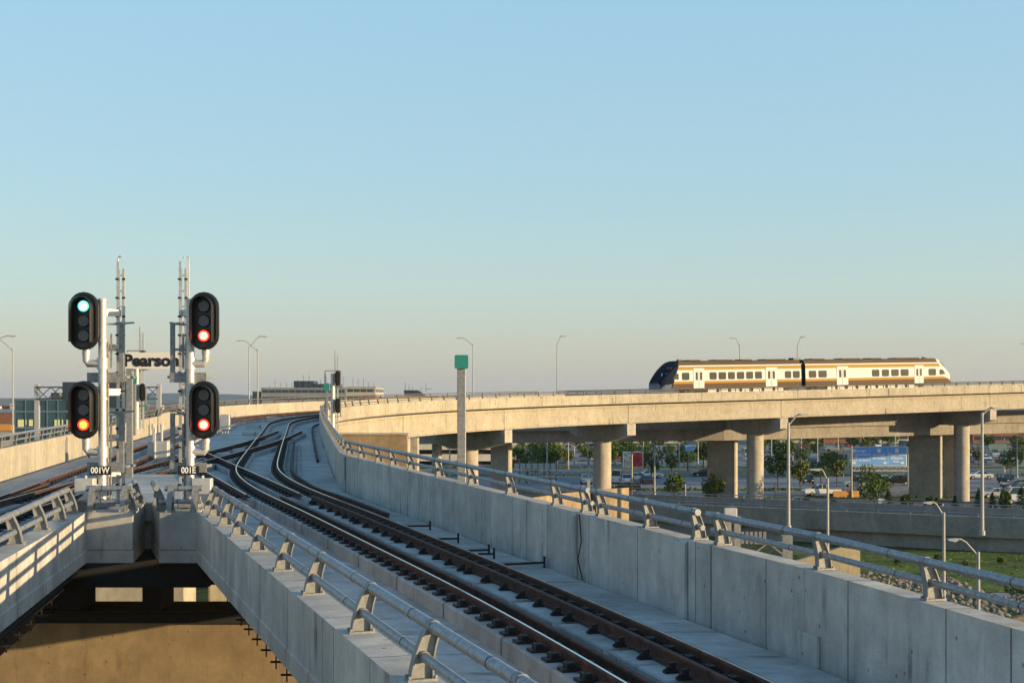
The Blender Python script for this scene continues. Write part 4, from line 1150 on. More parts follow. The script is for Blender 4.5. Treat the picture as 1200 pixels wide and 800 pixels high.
# lit noise wall and low kerb wall
t = thing('noise_wall', 'sunlit ribbed yellow concrete wall end under the ramp', 'wall', (gx(985, 108), 108, 0))
b = MB(); b.ext([(gx(930, 108), 0), (gx(1008, 108), 0), (gx(1008, 108), 2.35), (gx(985, 108), 2.6), (gx(930, 108), 1.5)], 108, 108.5)
x = gx(932, 108)
while x < gx(1006, 108): b.box(x, x + .04, 107.992, 107.998, 0, 1.25); x += .7
b.build('wall', concrete('yellow wall concrete', (.56, .46, .28), False), t, world=True)
t = thing('low_wall', 'low sunlit tan kerb wall at the far lower right', 'wall', (gx(1190, 84), 84, 0))
b = MB(); b.ext([(gx(1140, 84), 0), (gx(1240, 84), 0), (gx(1240, 84), 1.1), (gx(1195, 84), .95), (gx(1140, 84), .2)], 84, 84.6); b.build('wall', M_concw, t, world=True)
# sign gantry with slatted back below the railing gap
def gantry(label, x0, x1, Y, z, posts=True, h=1.1, mat=M_galv, post_x=None, zbase=0):
    t = thing('sign_gantry', label, 'sign gantry', (x0, Y, zbase))
    b = MB()
    for dz in (0, h):
        for dy in (0, .8): b.beam((x0, Y + dy, z + dz), (x1, Y + dy, z + dz), .12)
    n = max(3, int(abs(x1 - x0) / 1.2)); st_ = (x1 - x0) / n
    for i in range(n):
        a, c = (0, h) if i % 2 else (h, 0)
        b.beam((x0 + i * st_, Y, z + a), (x0 + (i + 1) * st_, Y, z + c), .07); b.beam((x0 + i * st_, Y + .8, z + c), (x0 + (i + 1) * st_, Y + .8, z + a), .07)
    b.build('truss', mat, t, world=True)
    for x in (post_x if post_x is not None else (x0, x1)):
        b = MB(); b.beam((x, Y + .4, zbase), (x, Y + .4, z + h + .3), .45); b.build('post', mat, t, world=True)
    return t
YG = 62
t = gantry('sign gantry with slatted panel seen below the railing gap at the right', gx(850, YG), gx(925, YG), YG, H - (655 - HY) / F * YG, h=.75, post_x=(gx(924, YG),))
b = MB(); x = gx(857, YG)
while x < gx(898, YG): b.box(x, x + .13, YG - .3, YG - .22, H - (636 - HY) / F * YG, H - (622 - HY) / F * YG); x += .2
b.build('slat_panel', M_galv, t, world=True)

# ------------------------------------------------------------------ street lamps
def lamp(label, px, Y, ztop, z0, arms, arm=(2.0, 1.0), r=.09, group='street lamps', name='street_lamp', hs=1.0):
    x = gx(px, Y); t = thing(name, label, 'street lamp', (x, Y, z0), 0, group)
    h = ztop - z0
    b = MB(); b.tube([(0, 0, 0), (0, 0, h)], r * 1.25, 10, r1=r * .8); b.tube([(0, 0, 0), (0, 0, .4)], r * 1.9, 10); b.build('pole', M_lamp, t, smooth=True)
    for a in arms:
        dx, dz = arm[0] * a, arm[1]
        b = MB(); b.tube([(0, 0, h - .25), (dx * .6, 0, h + dz * .75), (dx * .85, 0, h + dz), (dx * 1.0, 0, h + dz)], .05 * (r / .09), 8); b.build('arm', M_lamp, t, smooth=True)
        b = MB(); L = .75 * hs; e = 1 if a > 0 else -1
        pts = [(dx, h + dz + .06), (dx + e * L, h + dz + .02), (dx + e * L, h + dz - .05), (dx + e * .15, h + dz - .13), (dx, h + dz - .06)]
        b.ext(pts, -.16, .16); b.build('lamp_head', M_cab, t)
    return t
def zz_(py, Y): return H - (py - HY) / F * Y
lamp('lamp post behind the left railing with its arm reaching left, farthest left', 15, 150, zz_(408, 150), 0, (-1,), (1.8, 1.0))
lamp('lamp arm entering from beyond the left edge', -14, 150, zz_(403, 150), 0, (1,), (2.4, .9))
lamp('lamp post with its arm reaching right, left of its twin above the far wall', 292, 175, zz_(405, 175), 0, (1,), (1.6, 1.2))
lamp('lamp post with its arm reaching left, right of its twin above the far wall', 302, 175, zz_(409, 175), 0, (-1,), (2.1, 1.1))
lamp('lamp post with left arm rising just right of the teal sign pole', 554.5, 190, zz_(403, 190), zroad(-5), (-1,), (1.7, .85))
lamp('lamp post alone above the viaduct with a short right arm', 653, 195, zz_(402, 195), zroad(5), (1,), (.6, 1.0))
lamp('lamp post rising behind the train with its arm reaching left', 867, 200, zz_(404, 200), zroad(33), (-1,), (.8, 1.0))
lamp('lamp post rising behind the train near its coupling with its arm reaching right', 934.5, 203, zz_(404, 203), zroad(42), (1,), (.65, 1.2))
lamp('lamp arm at the right edge above the viaduct', 1207, 205, zz_(410, 205), zroad(78), (-1,), (.7, 1.0))
lamp('tall lamp post standing on the ramp in front of the fourth round column', 924, 126, zz_(495, 126), 2.3, (1,), (1.1, .75), .14)
lamp('tall lamp post standing on the ramp at the right hand round column', 1151, 121, zz_(483, 121), 2.3, (1,), (.9, .4), .14)
lamp('lamp post in front of the white pickup with its arm reaching left', 970, 100, zz_(560, 100), 0, (-1,), (.55, .65), .1)
lamp('lamp post rising from the grass bank with its arm reaching left', 1106, 82, zz_(600, 82), 0, (-1,), (.7, .6), .1, hs=.7)
lamp('lamp post nearest the lower right corner with its arm reaching left', 1146.5, 72, zz_(646, 72), 0, (-1,), (1.1, .65), .1, hs=.7)
k = 0
for px, Y, top, arms, la in [(740.5, 186, 505, (), 'tall plain pole crossing the red billboard'), (754, 300, 514, (1,), 'short lamp post right of the red billboard'), (767, 205, 524, (), 'bluish pole in front of the big tree right of the billboard'),
                         (796, 258, 519, (-1, 1), 'double armed lamp post left of the small blue sign'), (818, 268, 517, (-1,), 'lamp post right of the small blue sign'), (803, 184, 567, (), 'short bright pole beside the small round tree'),
                         (630, 260, 512, (), 'thin pole left of the round column by the long trees'), (641, 230, 510, (), 'pale pole behind the framed panels'), (666, 280, 513, (), 'thin pole among the far cars, left of two'),
                         (673, 260, 523, (-1, 1), 'low double armed lamp post left of the third round column'), (689, 250, 519, (-1,), 'lamp post close to the left side of the third round column'),
                         (904, 260, 514, (1,), 'thin lamp post just right of the fourth round column'), (929, 300, 517, (-1,), 'lamp post right of the tall ramp lamp'), (939, 320, 511, (), 'pole near the left traffic light'),
                         (958, 280, 513, (1,), 'lamp post above the pickup'), (982, 260, 512, (-1,), 'lamp post beside the right traffic light'), (998, 200, 497, (-1,), 'lamp post at the left end of the blue sign'), (1049, 300, 508, (), 'pole above the right part of the blue sign'),
                         (1177, 270, 513, (), 'pole right of the yellow lit sign'), (1192, 250, 513, (), 'pole near the right edge of the view'), (512, 230, 520, (1,), 'small lamp post before the parking garage'), (527, 210, 525, (-1,), 'lamp post with a left arm before the parking garage'),
                         (1012, 330, 512, (), 'thin pole above the left part of the blue sign'), (650, 300, 511, (), 'thin grey pole right of the framed panels')]:
    lamp(la, px, Y, zz_(top, Y), 0, arms, (1.3, .5), .11, hs=.8)

# ------------------------------------------------------------------ trees
def leaf_cloud(b, c, rx, ry_, rz_, n, size, r, hollow=.35, mi=0):
    # clumps of leaf faces through an uneven volume
    clumps = []
    for i in range(max(6, n // 26)):
        while True:
            v = Vector((r.uniform(-1, 1), r.uniform(-1, 1), r.uniform(-1, 1)))
            if hollow < v.length < 1: break
        clumps.append(Vector((c[0] + v.x * rx * .85, c[1] + v.y * ry_ * .85, c[2] + v.z * rz_ * .85)))
    for q in clumps:
        cr = r.uniform(.16, .34)
        for i in range(26):
            v = Vector((r.gauss(0, 1), r.gauss(0, 1), r.gauss(0, 1))).normalized() * r.uniform(.3, 1) * cr
            p = q + Vector((v.x * rx, v.y * ry_, v.z * rz_))
            a = Vector((r.gauss(0, 1), r.gauss(0, 1), r.gauss(0, 1))).normalized(); d = a.cross(Vector((r.gauss(0, 1), r.gauss(0, 1), r.gauss(0, 1)))).normalized()
            s_ = size * r.uniform(.6, 1.4)
            b.add([p - a * s_, p + d * s_ * .6, p + a * s_, p - d * s_ * .6], [(0, 1, 2, 3)], mi)
def broad_proto(seed, mat, h=6.0, crown=2.2, low=.3):
    r = random.Random(seed)
    t = thing('tree', '', 'tree', (0, 0, 0), 0, 'street trees around the car parks')
    b = MB(); b.tube([(0, 0, 0), (.05, 0, h * .3), (-.03, .04, h * .62), (0, 0, h * .85)], .12, 8, r1=.03)
    for k in range(7):
        a = k * 2.4; z0 = h * (.28 + .07 * k); L = crown * r.uniform(.5, .85)
        b.tube([(0, 0, z0), (math.cos(a) * L * .5, math.sin(a) * L * .5, z0 + L * .35), (math.cos(a) * L, math.sin(a) * L, z0 + L * .8)], .045, 5, r1=.015)
    b.build('trunk', M_bark, t)
    b = MB(); zc = h * (low + (1 - low) / 2)
    leaf_cloud(b, (0, 0, zc), crown, crown, h * (1 - low) / 2, 1500, .17, r)
    b.build('crown', mat, t); return t
def conifer_proto(seed):
    r = random.Random(seed); t = thing('conifer', '', 'tree', (0, 0, 0), 0, 'young conifers along the ramp')
    h = 3.2; b = MB(); b.tube([(0, 0, 0), (0, 0, h)], .07, 6, r1=.015); b.build('trunk', M_bark, t)
    b = MB()
    for i in range(1100):
        z = r.uniform(.15, 1) ** 1.1 * h * .98; rad = (1 - z / h) * 1.25 * r.uniform(.35, 1.05) + .05; a = r.uniform(0, 6.28)
        p = Vector((math.cos(a) * rad, math.sin(a) * rad, z - rad * .15)); d = Vector((math.cos(a), math.sin(a), -.25 + r.uniform(-.2, .2))); q = d.cross(Vector((0, 0, 1))).normalized()
        s_ = .16; b.add([p - d * s_, p + q * s_ * .5, p + d * s_, p - q * s_ * .5], [(0, 1, 2, 3)])
    b.build('crown', M_leafd, t); return t
TP = [broad_proto(1, M_leaf), broad_proto(2, M_leaf2, 5.4, 1.9, .25), broad_proto(3, M_leaf, 6.4, 2.6, .2), conifer_proto(4), broad_proto(6, M_leaf2, 2.6, .75, .1)]
THt = [6.0, 5.4, 6.4, 3.2, 2.6]
TK = [kids(t) for t in TP]; used = set()
def tree(k, x, y, h, label, group, ws=1.0, z=0.0):
    s_ = h / THt[k]
    if k not in used:
        o = TP[k]; used.add(k); o.location = (x, y, z); o.scale = (s_ * ws, s_ * ws, s_); o.rotation_euler = (0, 0, rnd.uniform(0, 6)); o['label'] = label; o['group'] = group
    else: o = dup(TP[k], (x, y, z), rnd.uniform(0, 6), label, group, (s_ * ws, s_ * ws, s_), TK[k])
    return o
GT = 'street trees around the car parks'
def treep(k, px, yb, ytop, label, ws=1.0, group=GT, Y=None):
    Y = Y or H * F / (yb - HY); h = (yb - ytop) / F * Y; tree(k, gx(px, Y), Y, h, label, group, ws)
treep(0, 791, 593, 551, 'small round tree on a thin trunk above the railing, left of two', 1.0)
treep(1, 836, 597, 553, 'small round tree beside the flat grey pier, right of two', 1.0)
treep(2, 763, 563, 519, 'big dense tree right of the red billboard', 1.0)
treep(0, 806, 552, 526, 'dark bushy tree below the small blue sign', 1.6)
treep(0, 912, 575, 524, 'leafy tree directly right of the fourth round column', .9)
treep(1, 938, 576, 533, 'slim tree behind the tall ramp lamp', .8)
treep(2, 962, 567, 534, 'wide dark tree above the pickup', 1.2)
treep(1, 981, 571, 528, 'yellowish tree left of the blue sign', .75)
treep(2, 1020, 602, 538, 'tallest tree, in front of the lower left of the blue sign', .62)
treep(0, 1032, 592, 552, 'leafy tree half hidden behind the tallest tree', .9)
treep(3, 1041, 604, 574, 'spreading conifer right of the tallest tree', 1.3)
treep(3, 1119, 603, 580, 'conifer in front of the right hand round column', 1.1, 'young conifers along the ramp')
treep(3, 1147, 604, 572, 'dark conifer just left of the right hand tall lamp', 1.0, 'young conifers along the ramp')
treep(3, 1163, 604, 576, 'conifer just right of the right hand tall lamp', 1.0, 'young conifers along the ramp')
treep(4, 1178, 603, 573, 'thin sapling between conifers at the right', .8)
treep(3, 1197, 605, 570, 'large conifer cut by the right edge', 1.2, 'young conifers along the ramp')
treep(4, 948, 603, 582, 'upright shrub right of the dark pickup', 1.5)
treep(4, 905, 601, 585, 'small shrub at the foot of the fourth round column', 1.2)
treep(4, 977, 602, 584, 'thin sapling below the orange barrier', 1.0)
treep(4, 990, 604, 590, 'low shrub below the orange barrier', 1.8)
treep(4, 1062, 602, 577, 'sapling between the blue sign and the flat pier', 1.0)
treep(4, 1092, 601, 580, 'yellow green shrub at the foot of the broad right pier', 1.5)
treep(3, 1080, 604, 597, 'tiny conifer in front of the broad right pier', 1.2, 'young conifers along the ramp')
treep(2, 618, 566, 513, 'dense tree mass behind the framed panels, left', 1.1)
treep(0, 640, 560, 510, 'tree behind the framed panels, right', 1.0)
treep(1, 708, 560, 515, 'tree just right of the third round column', .8)
treep(2, 712, 552, 508, 'tree behind the red billboard, at its left', .9)
treep(0, 732, 545, 510, 'tree behind the top of the red billboard', 1.1)
treep(1, 825, 548, 515, 'yellowish tree left of the broad flat pier', 1.0)
treep(1, 690, 545, 520, 'tree left of the third round column', 1.2)
treep(4, 1050, 700, 688, 'small dark shrub among the rocks', 1.2)
treep(2, 1192, 706, 672, 'dark bush at the right edge above the rocks', 1.3)
treep(4, 860, 603, 590, 'low shrub at the foot of the broad flat pier', 1.4)
# scrub along the bank under the ramp
for i in range(7):
    tree(4, 33 + i * 3.2 + rnd.uniform(-1, 1), 118.5 + rnd.uniform(-2, 1.5) - i * .3, rnd.uniform(.5, 1.1), 'scrubby bush at the top of the grass bank under the ramp', 'scrub under the ramp', 1.6)
# tree belts farther away
FG = 'belt of trees beyond the car parks'
for i in range(46):
    x = -60 + i * 9.5 + rnd.uniform(-3, 3); y = 455 + rnd.uniform(-10, 45)
    tree(rnd.choice([0, 1, 2]), x, y, rnd.uniform(6, 9), 'far tree in the belt beyond the car parks', FG, 1.3)
r = random.Random(21)
for Y0, n_, hh, lb in ((287, 20, 5.5, 'mid distance tree on the grass strip behind the second road'), (258, 9, 4.6, 'small tree on the grass strip before the second road'), (368, 22, 6.5, 'tree on the grass strip between the far parking rows'), (327, 12, 5.0, 'tree standing among the parked cars')):
    for i in range(n_):
        px = 600 + (i + r.uniform(.1, .9)) * 600 / n_
        if 995 < px < 1066 and Y0 < 300: continue
        tree(r.choice([0, 1, 2, 0, 1]), gx(px, Y0), Y0 + r.uniform(-2.5, 2.5), hh * r.uniform(.7, 1.25), lb, lb.replace('tree', 'trees', 1), r.uniform(.8, 1.4))
for i in range(26):
    px = -20 + i * 12; Y = rnd.uniform(420, 900)
    tree(rnd.choice([0, 1, 2]), gx(px, Y), Y, rnd.uniform(6, 10), 'far tree in the fields beyond the left wall', 'trees in the fields on the left', 1.6)

# ------------------------------------------------------------------ vehicles
def carpaint(nm, c): return plain(nm, c, .28, .1, .04, 3, .5, .5)
CP = {'white': carpaint('white car paint', (.70, .70, .68)), 'silver': carpaint('silver car paint', (.36, .37, .38)), 'dark': carpaint('dark grey car paint', (.03, .032, .036)),
      'black': carpaint('black car paint', (.012, .012, .013)), 'red': carpaint('red car paint', (.36, .02, .02)), 'blue': carpaint('blue car paint', (.03, .07, .2)), 'grey': carpaint('grey car paint', (.15, .155, .16)), 'beige': carpaint('beige car paint', (.40, .36, .28))}
PROF = {
 'sedan': ([(-2.3, .35), (2.25, .35), (2.35, .62), (2.2, .82), (1.1, .95), (-1.6, .98), (-2.25, .92), (-2.35, .65)], [(1.1, .95), (.35, 1.38), (-.9, 1.42), (-1.65, .98)]),
 'suv': ([(-2.3, .4), (2.2, .4), (2.35, .7), (2.2, 1.0), (1.2, 1.1), (-2.25, 1.12), (-2.35, .7)], [(1.25, 1.1), (.6, 1.65), (-2.0, 1.68), (-2.28, 1.12)]),
 'pickup': ([(-2.8, .45), (2.65, .45), (2.8, .75), (2.65, 1.05), (1.35, 1.15), (-.55, 1.15), (-.56, 1.05), (-2.75, 1.05), (-2.8, .7)], [(1.4, 1.14), (.75, 1.75), (-.4, 1.78), (-.55, 1.14)]),
 'van': ([(-2.9, .4), (2.6, .4), (2.8, .8), (2.6, 1.2), (2.0, 1.4), (-2.9, 1.4)], [(2.05, 1.4), (1.5, 2.25), (-2.85, 2.3), (-2.9, 1.4)])}
CARM = {}
def car_meshes(kind):
    if kind in CARM: return CARM[kind]
    lo, hi = PROF[kind]; out = []
    b = MB(); w = .9; n = len(lo)
    vs = []
    for sy, ww in ((-1, w), (1, w)):
        for x, z in lo: vs.append((x, sy * (ww - (.05 if z > .8 or z < .45 else 0)), z))
    b.add(vs, [tuple(range(n)), tuple(reversed(range(n, 2 * n)))] + [((i + 1) % n, i, n + i, n + (i + 1) % n) for i in range(n)])
    m = len(hi); vs = []
    for sy in (-1, 1):
        for x, z in hi: vs.append((x, sy * (.82 if z < 1.3 or kind != 'sedan' and z < 1.45 else .66), z))
    b.add(vs, [((i + 1) % m, i, m + i, m + (i + 1) % m) for i in (1,)])        # roof
    # pillars
    for x in (hi[0][0], hi[3][0]): pass
    body = b
    g = MB(); g.add([(x * .995, y * .99, z - .02 if z > 1.3 else z) for x, y, z in vs], [tuple(range(m)), tuple(reversed(range(m, 2 * m)))] + [((i + 1) % m, i, m + i, m + (i + 1) % m) for i in (0, 2)])
    for sy in (-.84, .84):
        mid = (hi[1][0] + hi[2][0]) / 2; body.beam((mid, sy * .985, hi[0][1]), (mid - .02, sy * .86, hi[1][1]), .07)
        body.beam((hi[0][0], sy * .98, hi[0][1]), (hi[1][0], sy * .84, hi[1][1]), .06); body.beam((hi[3][0], sy * .98, hi[3][1]), (hi[2][0], sy * .84, hi[2][1]), .07)
    wh = MB(); disc(wh, 0, -.1, 0, .34, 0, 14, .1); disc(wh, 0, -.105, 0, .19, 1, 10, -.101); disc(wh, 0, .101, 0, .19, 1, 10, .105)
    lp = MB(); lp.box(-.04, .04, -.2, .2, -.07, .07)
    def me(mb, nm, mt):
        o = mb.build(nm, mt); q = o.data; bpy.data.objects.remove(o); return q
    xw = lo[1][0] * .64
    CARM[kind] = (body, me(g, 'window', M_glass), me(wh, 'wheel', [M_rubber, M_alu]), me(lp, 'headlight', M_wtxt), me(lp, 'tail_light', M_red), xw, lo)
    return CARM[kind]
BODY = {}
def car(kind, colour, x, y, rz, label, group='parked cars', z=0.0, detail=True, name=None):
    body, gl, wh, hl, tl, xw, lo = car_meshes(kind)
    key = (kind, colour)
    if key not in BODY:
        o = body.build('body', CP[colour]); BODY[key] = o.data; bpy.data.objects.remove(o)
    nm = {'sedan': 'car', 'suv': 'car', 'pickup': 'pickup_truck', 'van': 'van'}[kind]
    t = thing(nm, label, {'sedan': 'car', 'suv': 'car', 'pickup': 'pickup truck', 'van': 'van'}[kind], (x, y, z), rz, group)
    def part(nm, me, loc=(0, 0, 0)):
        o = bpy.data.objects.new(nm, me); COL.objects.link(o); o.parent = t; o.location = loc
    part('body', BODY[key]); part('window', gl)
    if detail:
        for sx in (-1, 1):
            for sy in (-1, 1): part('wheel', wh, (sx * xw, sy * .82, .34))
        for sy in (-.6, .6): part('headlight', hl, (lo[1][0] + .1, sy, .72)); part('tail_light', tl, (lo[0][0] - .04, sy, .8))
def carp(kind, col_, px, yb, ang, label, **k):
    Y = H * F / (yb - HY); car(kind, col_, gx(px, Y), Y, R(ang), label, **k)
carp('pickup', 'white', 963, 581, 184, 'white pickup truck driving on the near road')
carp('pickup', 'black', 938, 598, 182, 'black pickup on the near road beside the tall ramp lamp')
carp('suv', 'dark', 733, 577, 175, 'dark sport utility car right of the third round column')
carp('sedan', 'white', 748, 563, 10, 'white sedan below the red billboard')
carp('sedan', 'white', 762, 560, 10, 'white sedan half hidden by the big tree')
carp('suv', 'black', 1050, 568, 178, 'black estate car right below the blue sign')
carp('suv', 'dark', 1063, 566, 178, 'dark car touching the broad right pier below the blue sign')
carp('van', 'white', 724, 566, 80, 'white van seen from behind right of the third round column')
carp('sedan', 'silver', 1167, 583, 182, 'pale sedan behind the right hand tall lamp')
carp('sedan', 'black', 1190, 572, 190, 'black car near the right edge, upper of two')
carp('suv', 'dark', 1197, 578, 190, 'dark car near the right edge, lower of two')
carp('van', 'white', 1197, 590, 178, 'white van with green stripe cut by the right edge')
carp('sedan', 'white', 1148, 561, 178, 'white car just right of the right hand round column')
carp('sedan', 'black', 826, 558, 178, 'black car touching the broad flat pier')
carp('sedan', 'silver', 1005, 570, 178, 'silver car behind the tallest tree')
carp('sedan', 'black', 732, 592, 178, 'black sedan beyond the railing near the billboard pole')
carp('van', 'silver', 1008, 574, 90, 'pale van right of the pickup')
for px, cl, kd in ((1079, 'black', 'suv'), (1093, 'beige', 'sedan'), (1100, 'silver', 'suv')):
    x = gx(px, 198); car(kd, cl, x, ry(x) + 3.2, R(7), cl + ' car on the grey road bridge under the viaduct girder', group='cars on the road bridge', z=zroad(x) + .02)
# rows of parked cars; each row its own wording
cols = ['white', 'silver', 'dark', 'black', 'grey', 'red', 'blue', 'beige', 'white', 'silver', 'grey', 'black']
rowdesc = {300: 'first', 318: 'second', 336: 'third', 354: 'fourth', 378: 'fifth', 402: 'sixth', 232: 'nearest'}
for Y, lo_, hi_, p in ((232, 640, 1195, .2), (300, 600, 1200, .45), (318, 600, 1200, .55), (336, 600, 1200, .4), (378, 600, 1200, .5), (402, 600, 1200, .6)):
    x = gx(lo_, Y)
    while x < gx(hi_, Y):
        if rnd.random() < p * .95:
            c = rnd.choice(cols); kd = rnd.choice(['sedan', 'suv', 'sedan', 'van'] if rnd.random() < .15 else ['sedan', 'suv'])
            w_ = {'sedan': 'car', 'suv': 'high car', 'van': 'van'}[kd]
            car(kd, c, x, Y + rnd.uniform(-.3, .3), R(90 + rnd.choice((0, 180))) + rnd.uniform(-.03, .03), '%s %s parked in the %s row of the car parks beyond the viaduct' % (c, w_, rowdesc[Y]), group='cars parked beyond the viaduct', detail=Y < 240)
        x += 2.75 if Y > 240 else 3.4

# ------------------------------------------------------------------ signs, lights and buildings beyond
Yb = 222
t = thing('highway_sign', 'wide blue overhead road sign for garage, arrivals and departures', 'road sign', (gx(1030, Yb), Yb, 0))
xa, xb = gx(997.5, Yb), gx(1062, Yb); za, zb_ = zz_(545, Yb), zz_(523.5, Yb); xc = gx(1030, Yb)
b = MB(); b.bbox(xa - xc - .08, xb - xc + .08, -.02, .1, za - .08, zb_ + .08, .05); b.build('frame', M_wtxt, t)
b = MB(); b.box(xa - xc, xb - xc, -.05, -.021, za, zb_); sb = b.build('sign_panel', M_blue, t)
def st(txt, px, py, size, al='CENTER'):
    text_mesh('lettering', txt, size, M_wtxt, sb, (gx(px, Yb) - xc, -.056, zz_(py, Yb)), (R(90), 0, 0), bold=.012, align=al)
st('Garage', 1008, 527.8, .62); st('Car Rental Return', 1008, 532.3, .42); st('Garage', 1001, 535.6, .42); st('Retour de location', 1008, 538.8, .42)
st('Arrivals', 1030, 532.8, .62); st('Arriv\u00e9es', 1030, 536.6, .62); st('Departures', 1051, 532.3, .6); st('D\u00e9parts', 1051, 536.4, .6); st('Hotel', 1050, 540.5, .42)
def sym(nm, *bx):
    b = MB(); b.box(*bx); b.build(nm, M_wtxt, sb)
for px in (1030, 1051): sym('symbol_panel', gx(px, Yb) - xc - .28, gx(px, Yb) - xc + .28, -.065, -.052, zz_(530, Yb), zz_(525.3, Yb))
sym('symbol_panel', gx(1000, Yb) - xc - .25, gx(1000, Yb) - xc + .25, -.065, -.052, zz_(529.8, Yb), zz_(526, Yb))
for px in (1019.6, 1040.5): sym('divider', gx(px, Yb) - xc - .02, gx(px, Yb) - xc + .02, -.065, -.052, za + .1, zb_ - .1)
for px, dx in ((1001, .3), (1037.3, .25), (1057.5, .3)):
    q = gx(px, Yb) - xc; z_ = zz_(542, Yb); b = MB(); b.ext([(q - .3, z_ - .12), (q, z_ - .12), (q, z_ - .3), (q + dx, z_), (q, z_ + .3), (q, z_ + .12), (q - .3, z_ + .12)], -.065, -.052); b.build('arrow', M_wtxt, sb)
b = MB()
for dz in (-.2, -.9):
    for dy in (.3, 1.1): b.beam((gx(1000, Yb) - xc, dy, za + dz), (gx(1068, Yb) - xc, dy, za + dz), .16)
for i in range(14):
    x0_ = gx(1000, Yb) - xc + i * .67; b.beam((x0_, .3, za - (.2 if i % 2 else .9)), (x0_ + .67, .3, za - (.9 if i % 2 else .2)), .08)
b.build('truss', M_alu, t)
b = MB(); b.beam((gx(1067, Yb) - xc, .7, 0), (gx(1067, Yb) - xc, .7, zb_), .5); b.build('post', M_alu, t)
# red and white billboard
Yr = 236; xc = gx(742, Yr)
t = thing('billboard', 'billboard with a red right half and pale left half, left of the big tree', 'billboard', (xc, Yr, 0), R(4))
w = gx(755, Yr) - gx(731, Yr); za, zb_ = zz_(547.5, Yr), zz_(529, Yr)
b = MB(); b.bbox(-w / 2, w / 2, 0, .3, za, zb_, .04); b.build('frame', M_white, t)
b = MB(); b.box(-w / 2 + .15, -w * .08, -.03, -.001, za + .12, zb_ - .12); b.build('pale_panel', plain('poster pale print', (.5, .42, .34), .6, 0, .8, 1.6), t)
b = MB(); b.box(-w * .08, w / 2 - .12, -.03, -.001, za + .12, zb_ - .12); b.build('red_panel', plain('poster red print', (.42, .03, .03), .6, 0, .75, 1.8), t)
b = MB(); b.box(-.15, .15, .31, .6, 0, zb_ - .2); b.build('post', M_galv, t)
# small blue sign
Yq = 262; xc = gx(807.5, Yq); t = thing('blue_sign', 'small blue sign with an orange figure left of the broad flat pier', 'road sign', (xc, Yq, 0))
b = MB(); b.bbox(-.78, .78, 0, .06, zz_(528.5, Yq), zz_(521, Yq), .02); b.build('sign_panel', M_blue, t)
b = MB(); b.box(-.12, .12, -.02, -.001, zz_(527, Yq), zz_(522.5, Yq)); b.build('symbol', M_amber, t)
b = MB(); b.box(-.06, .06, .061, .18, 0, zz_(521, Yq)); b.build('post', M_galv, t)
# traffic lights
for px, lab in ((933, 'yellow traffic light left of the slim trees'), (985.5, 'yellow traffic light just left of the blue sign')):
    Yt = 250; xc = gx(px, Yt); t = thing('traffic_light', lab, 'traffic light', (xc, Yt, 0), 0, 'yellow traffic lights over the junction')
    b = MB(); b.bbox(-.19, .19, 0, .3, zz_(526.5, Yt), zz_(519, Yt), .03); hd_ = b.build('housing', M_amber, t)
    for k_, c_ in enumerate((-.38, 0, .38)): b = MB(); disc(b, 0, -.03, (zz_(526.5, Yt) + zz_(519, Yt)) / 2 + c_, .12, 0, 12, -.001); b.build('lens', M_lensoff, hd_)
    b = MB(); b.tube([(.5, .2, 0), (.5, .2, zz_(520, Yt)), (.1, .2, zz_(518.5, Yt))], .07, 8); b.build('pole', M_galv, t)
# yellow lit sign right
Yl = 262; xc = gx(1169.5, Yl); t = thing('route_sign', 'long pale yellow overhead sign right of the right hand round column', 'road sign', (xc, Yl, 0))
b = MB(); b.bbox(-1.7, 1.7, 0, .15, zz_(526.5, Yl), zz_(520, Yl), .03); b.build('sign_panel', plain('yellow sign face', (.72, .68, .38), .5, 0, .2, 2), t)
b = MB(); b.beam((-4, .4, zz_(525, Yl)), (6, .4, zz_(525, Yl)), .12); b.beam((-4, .4, zz_(521.5, Yl)), (6, .4, zz_(521.5, Yl)), .12); b.beam((1.3, .4, 0), (1.3, .4, zz_(521, Yl)), .2); b.build('frame', M_galv, t)
# small signs near the ramp
for px, y0, y1, w_, mt, lab in ((1004 + 31, 584, 594, .6, M_sign_face, 'pale rectangular sign on a post right of the tallest tree'), (922, 588, 598, .55, M_cab, 'grey sign back beside the tall ramp lamp'), (876, 592, 598, .9, M_sign_face, 'pale box sign left of the fourth round column')):
    Yn = 168; xc = gx(px, Yn); t = thing('small_sign', lab, 'sign', (xc, Yn, 0))
    b = MB(); b.bbox(-w_, w_, 0, .06, zz_(y1, Yn), zz_(y0, Yn), .02); b.build('sign_panel', mt, t)
    b = MB(); b.box(-.05, .05, .061, .14, 0, zz_(y0, Yn)); b.build('post', M_galv, t)
# orange and concrete barriers
t = thing('concrete_barrier', 'orange faced road barrier beyond the near road', 'barrier', (gx(992, 200), 200, 0), R(2))
b = MB(); b.ext([(-1.9, 0), (1.9, 0), (1.9, .75), (-1.9, .75)], 0, .4); b.ext([(-1.9, .751), (1.9, .751), (1.85, .95), (-1.85, .9)], .1, .3); b.build('barrier', plain('orange barrier paint', (.55, .27, .08), .7, 0, .15, 1), t)
for i in range(9):
    x = gx(780, 265) + i * 3.15
    b = MB(); b.ext([(-1.5, 0), (1.5, 0), (1.5, .25), (1.5, .9), (-1.5, .9)], -.12, .12); b.ext([(-1.5, 0), (1.5, 0), (1.5, .25), (-1.5, .25)], -.3, -.121)
    o = b.build('concrete_barrier', M_conc); o.location = (x, 256, 0); tag(o, 'precast barrier block in the pale line left of the broad flat pier', 'barrier', 'line of precast barriers')
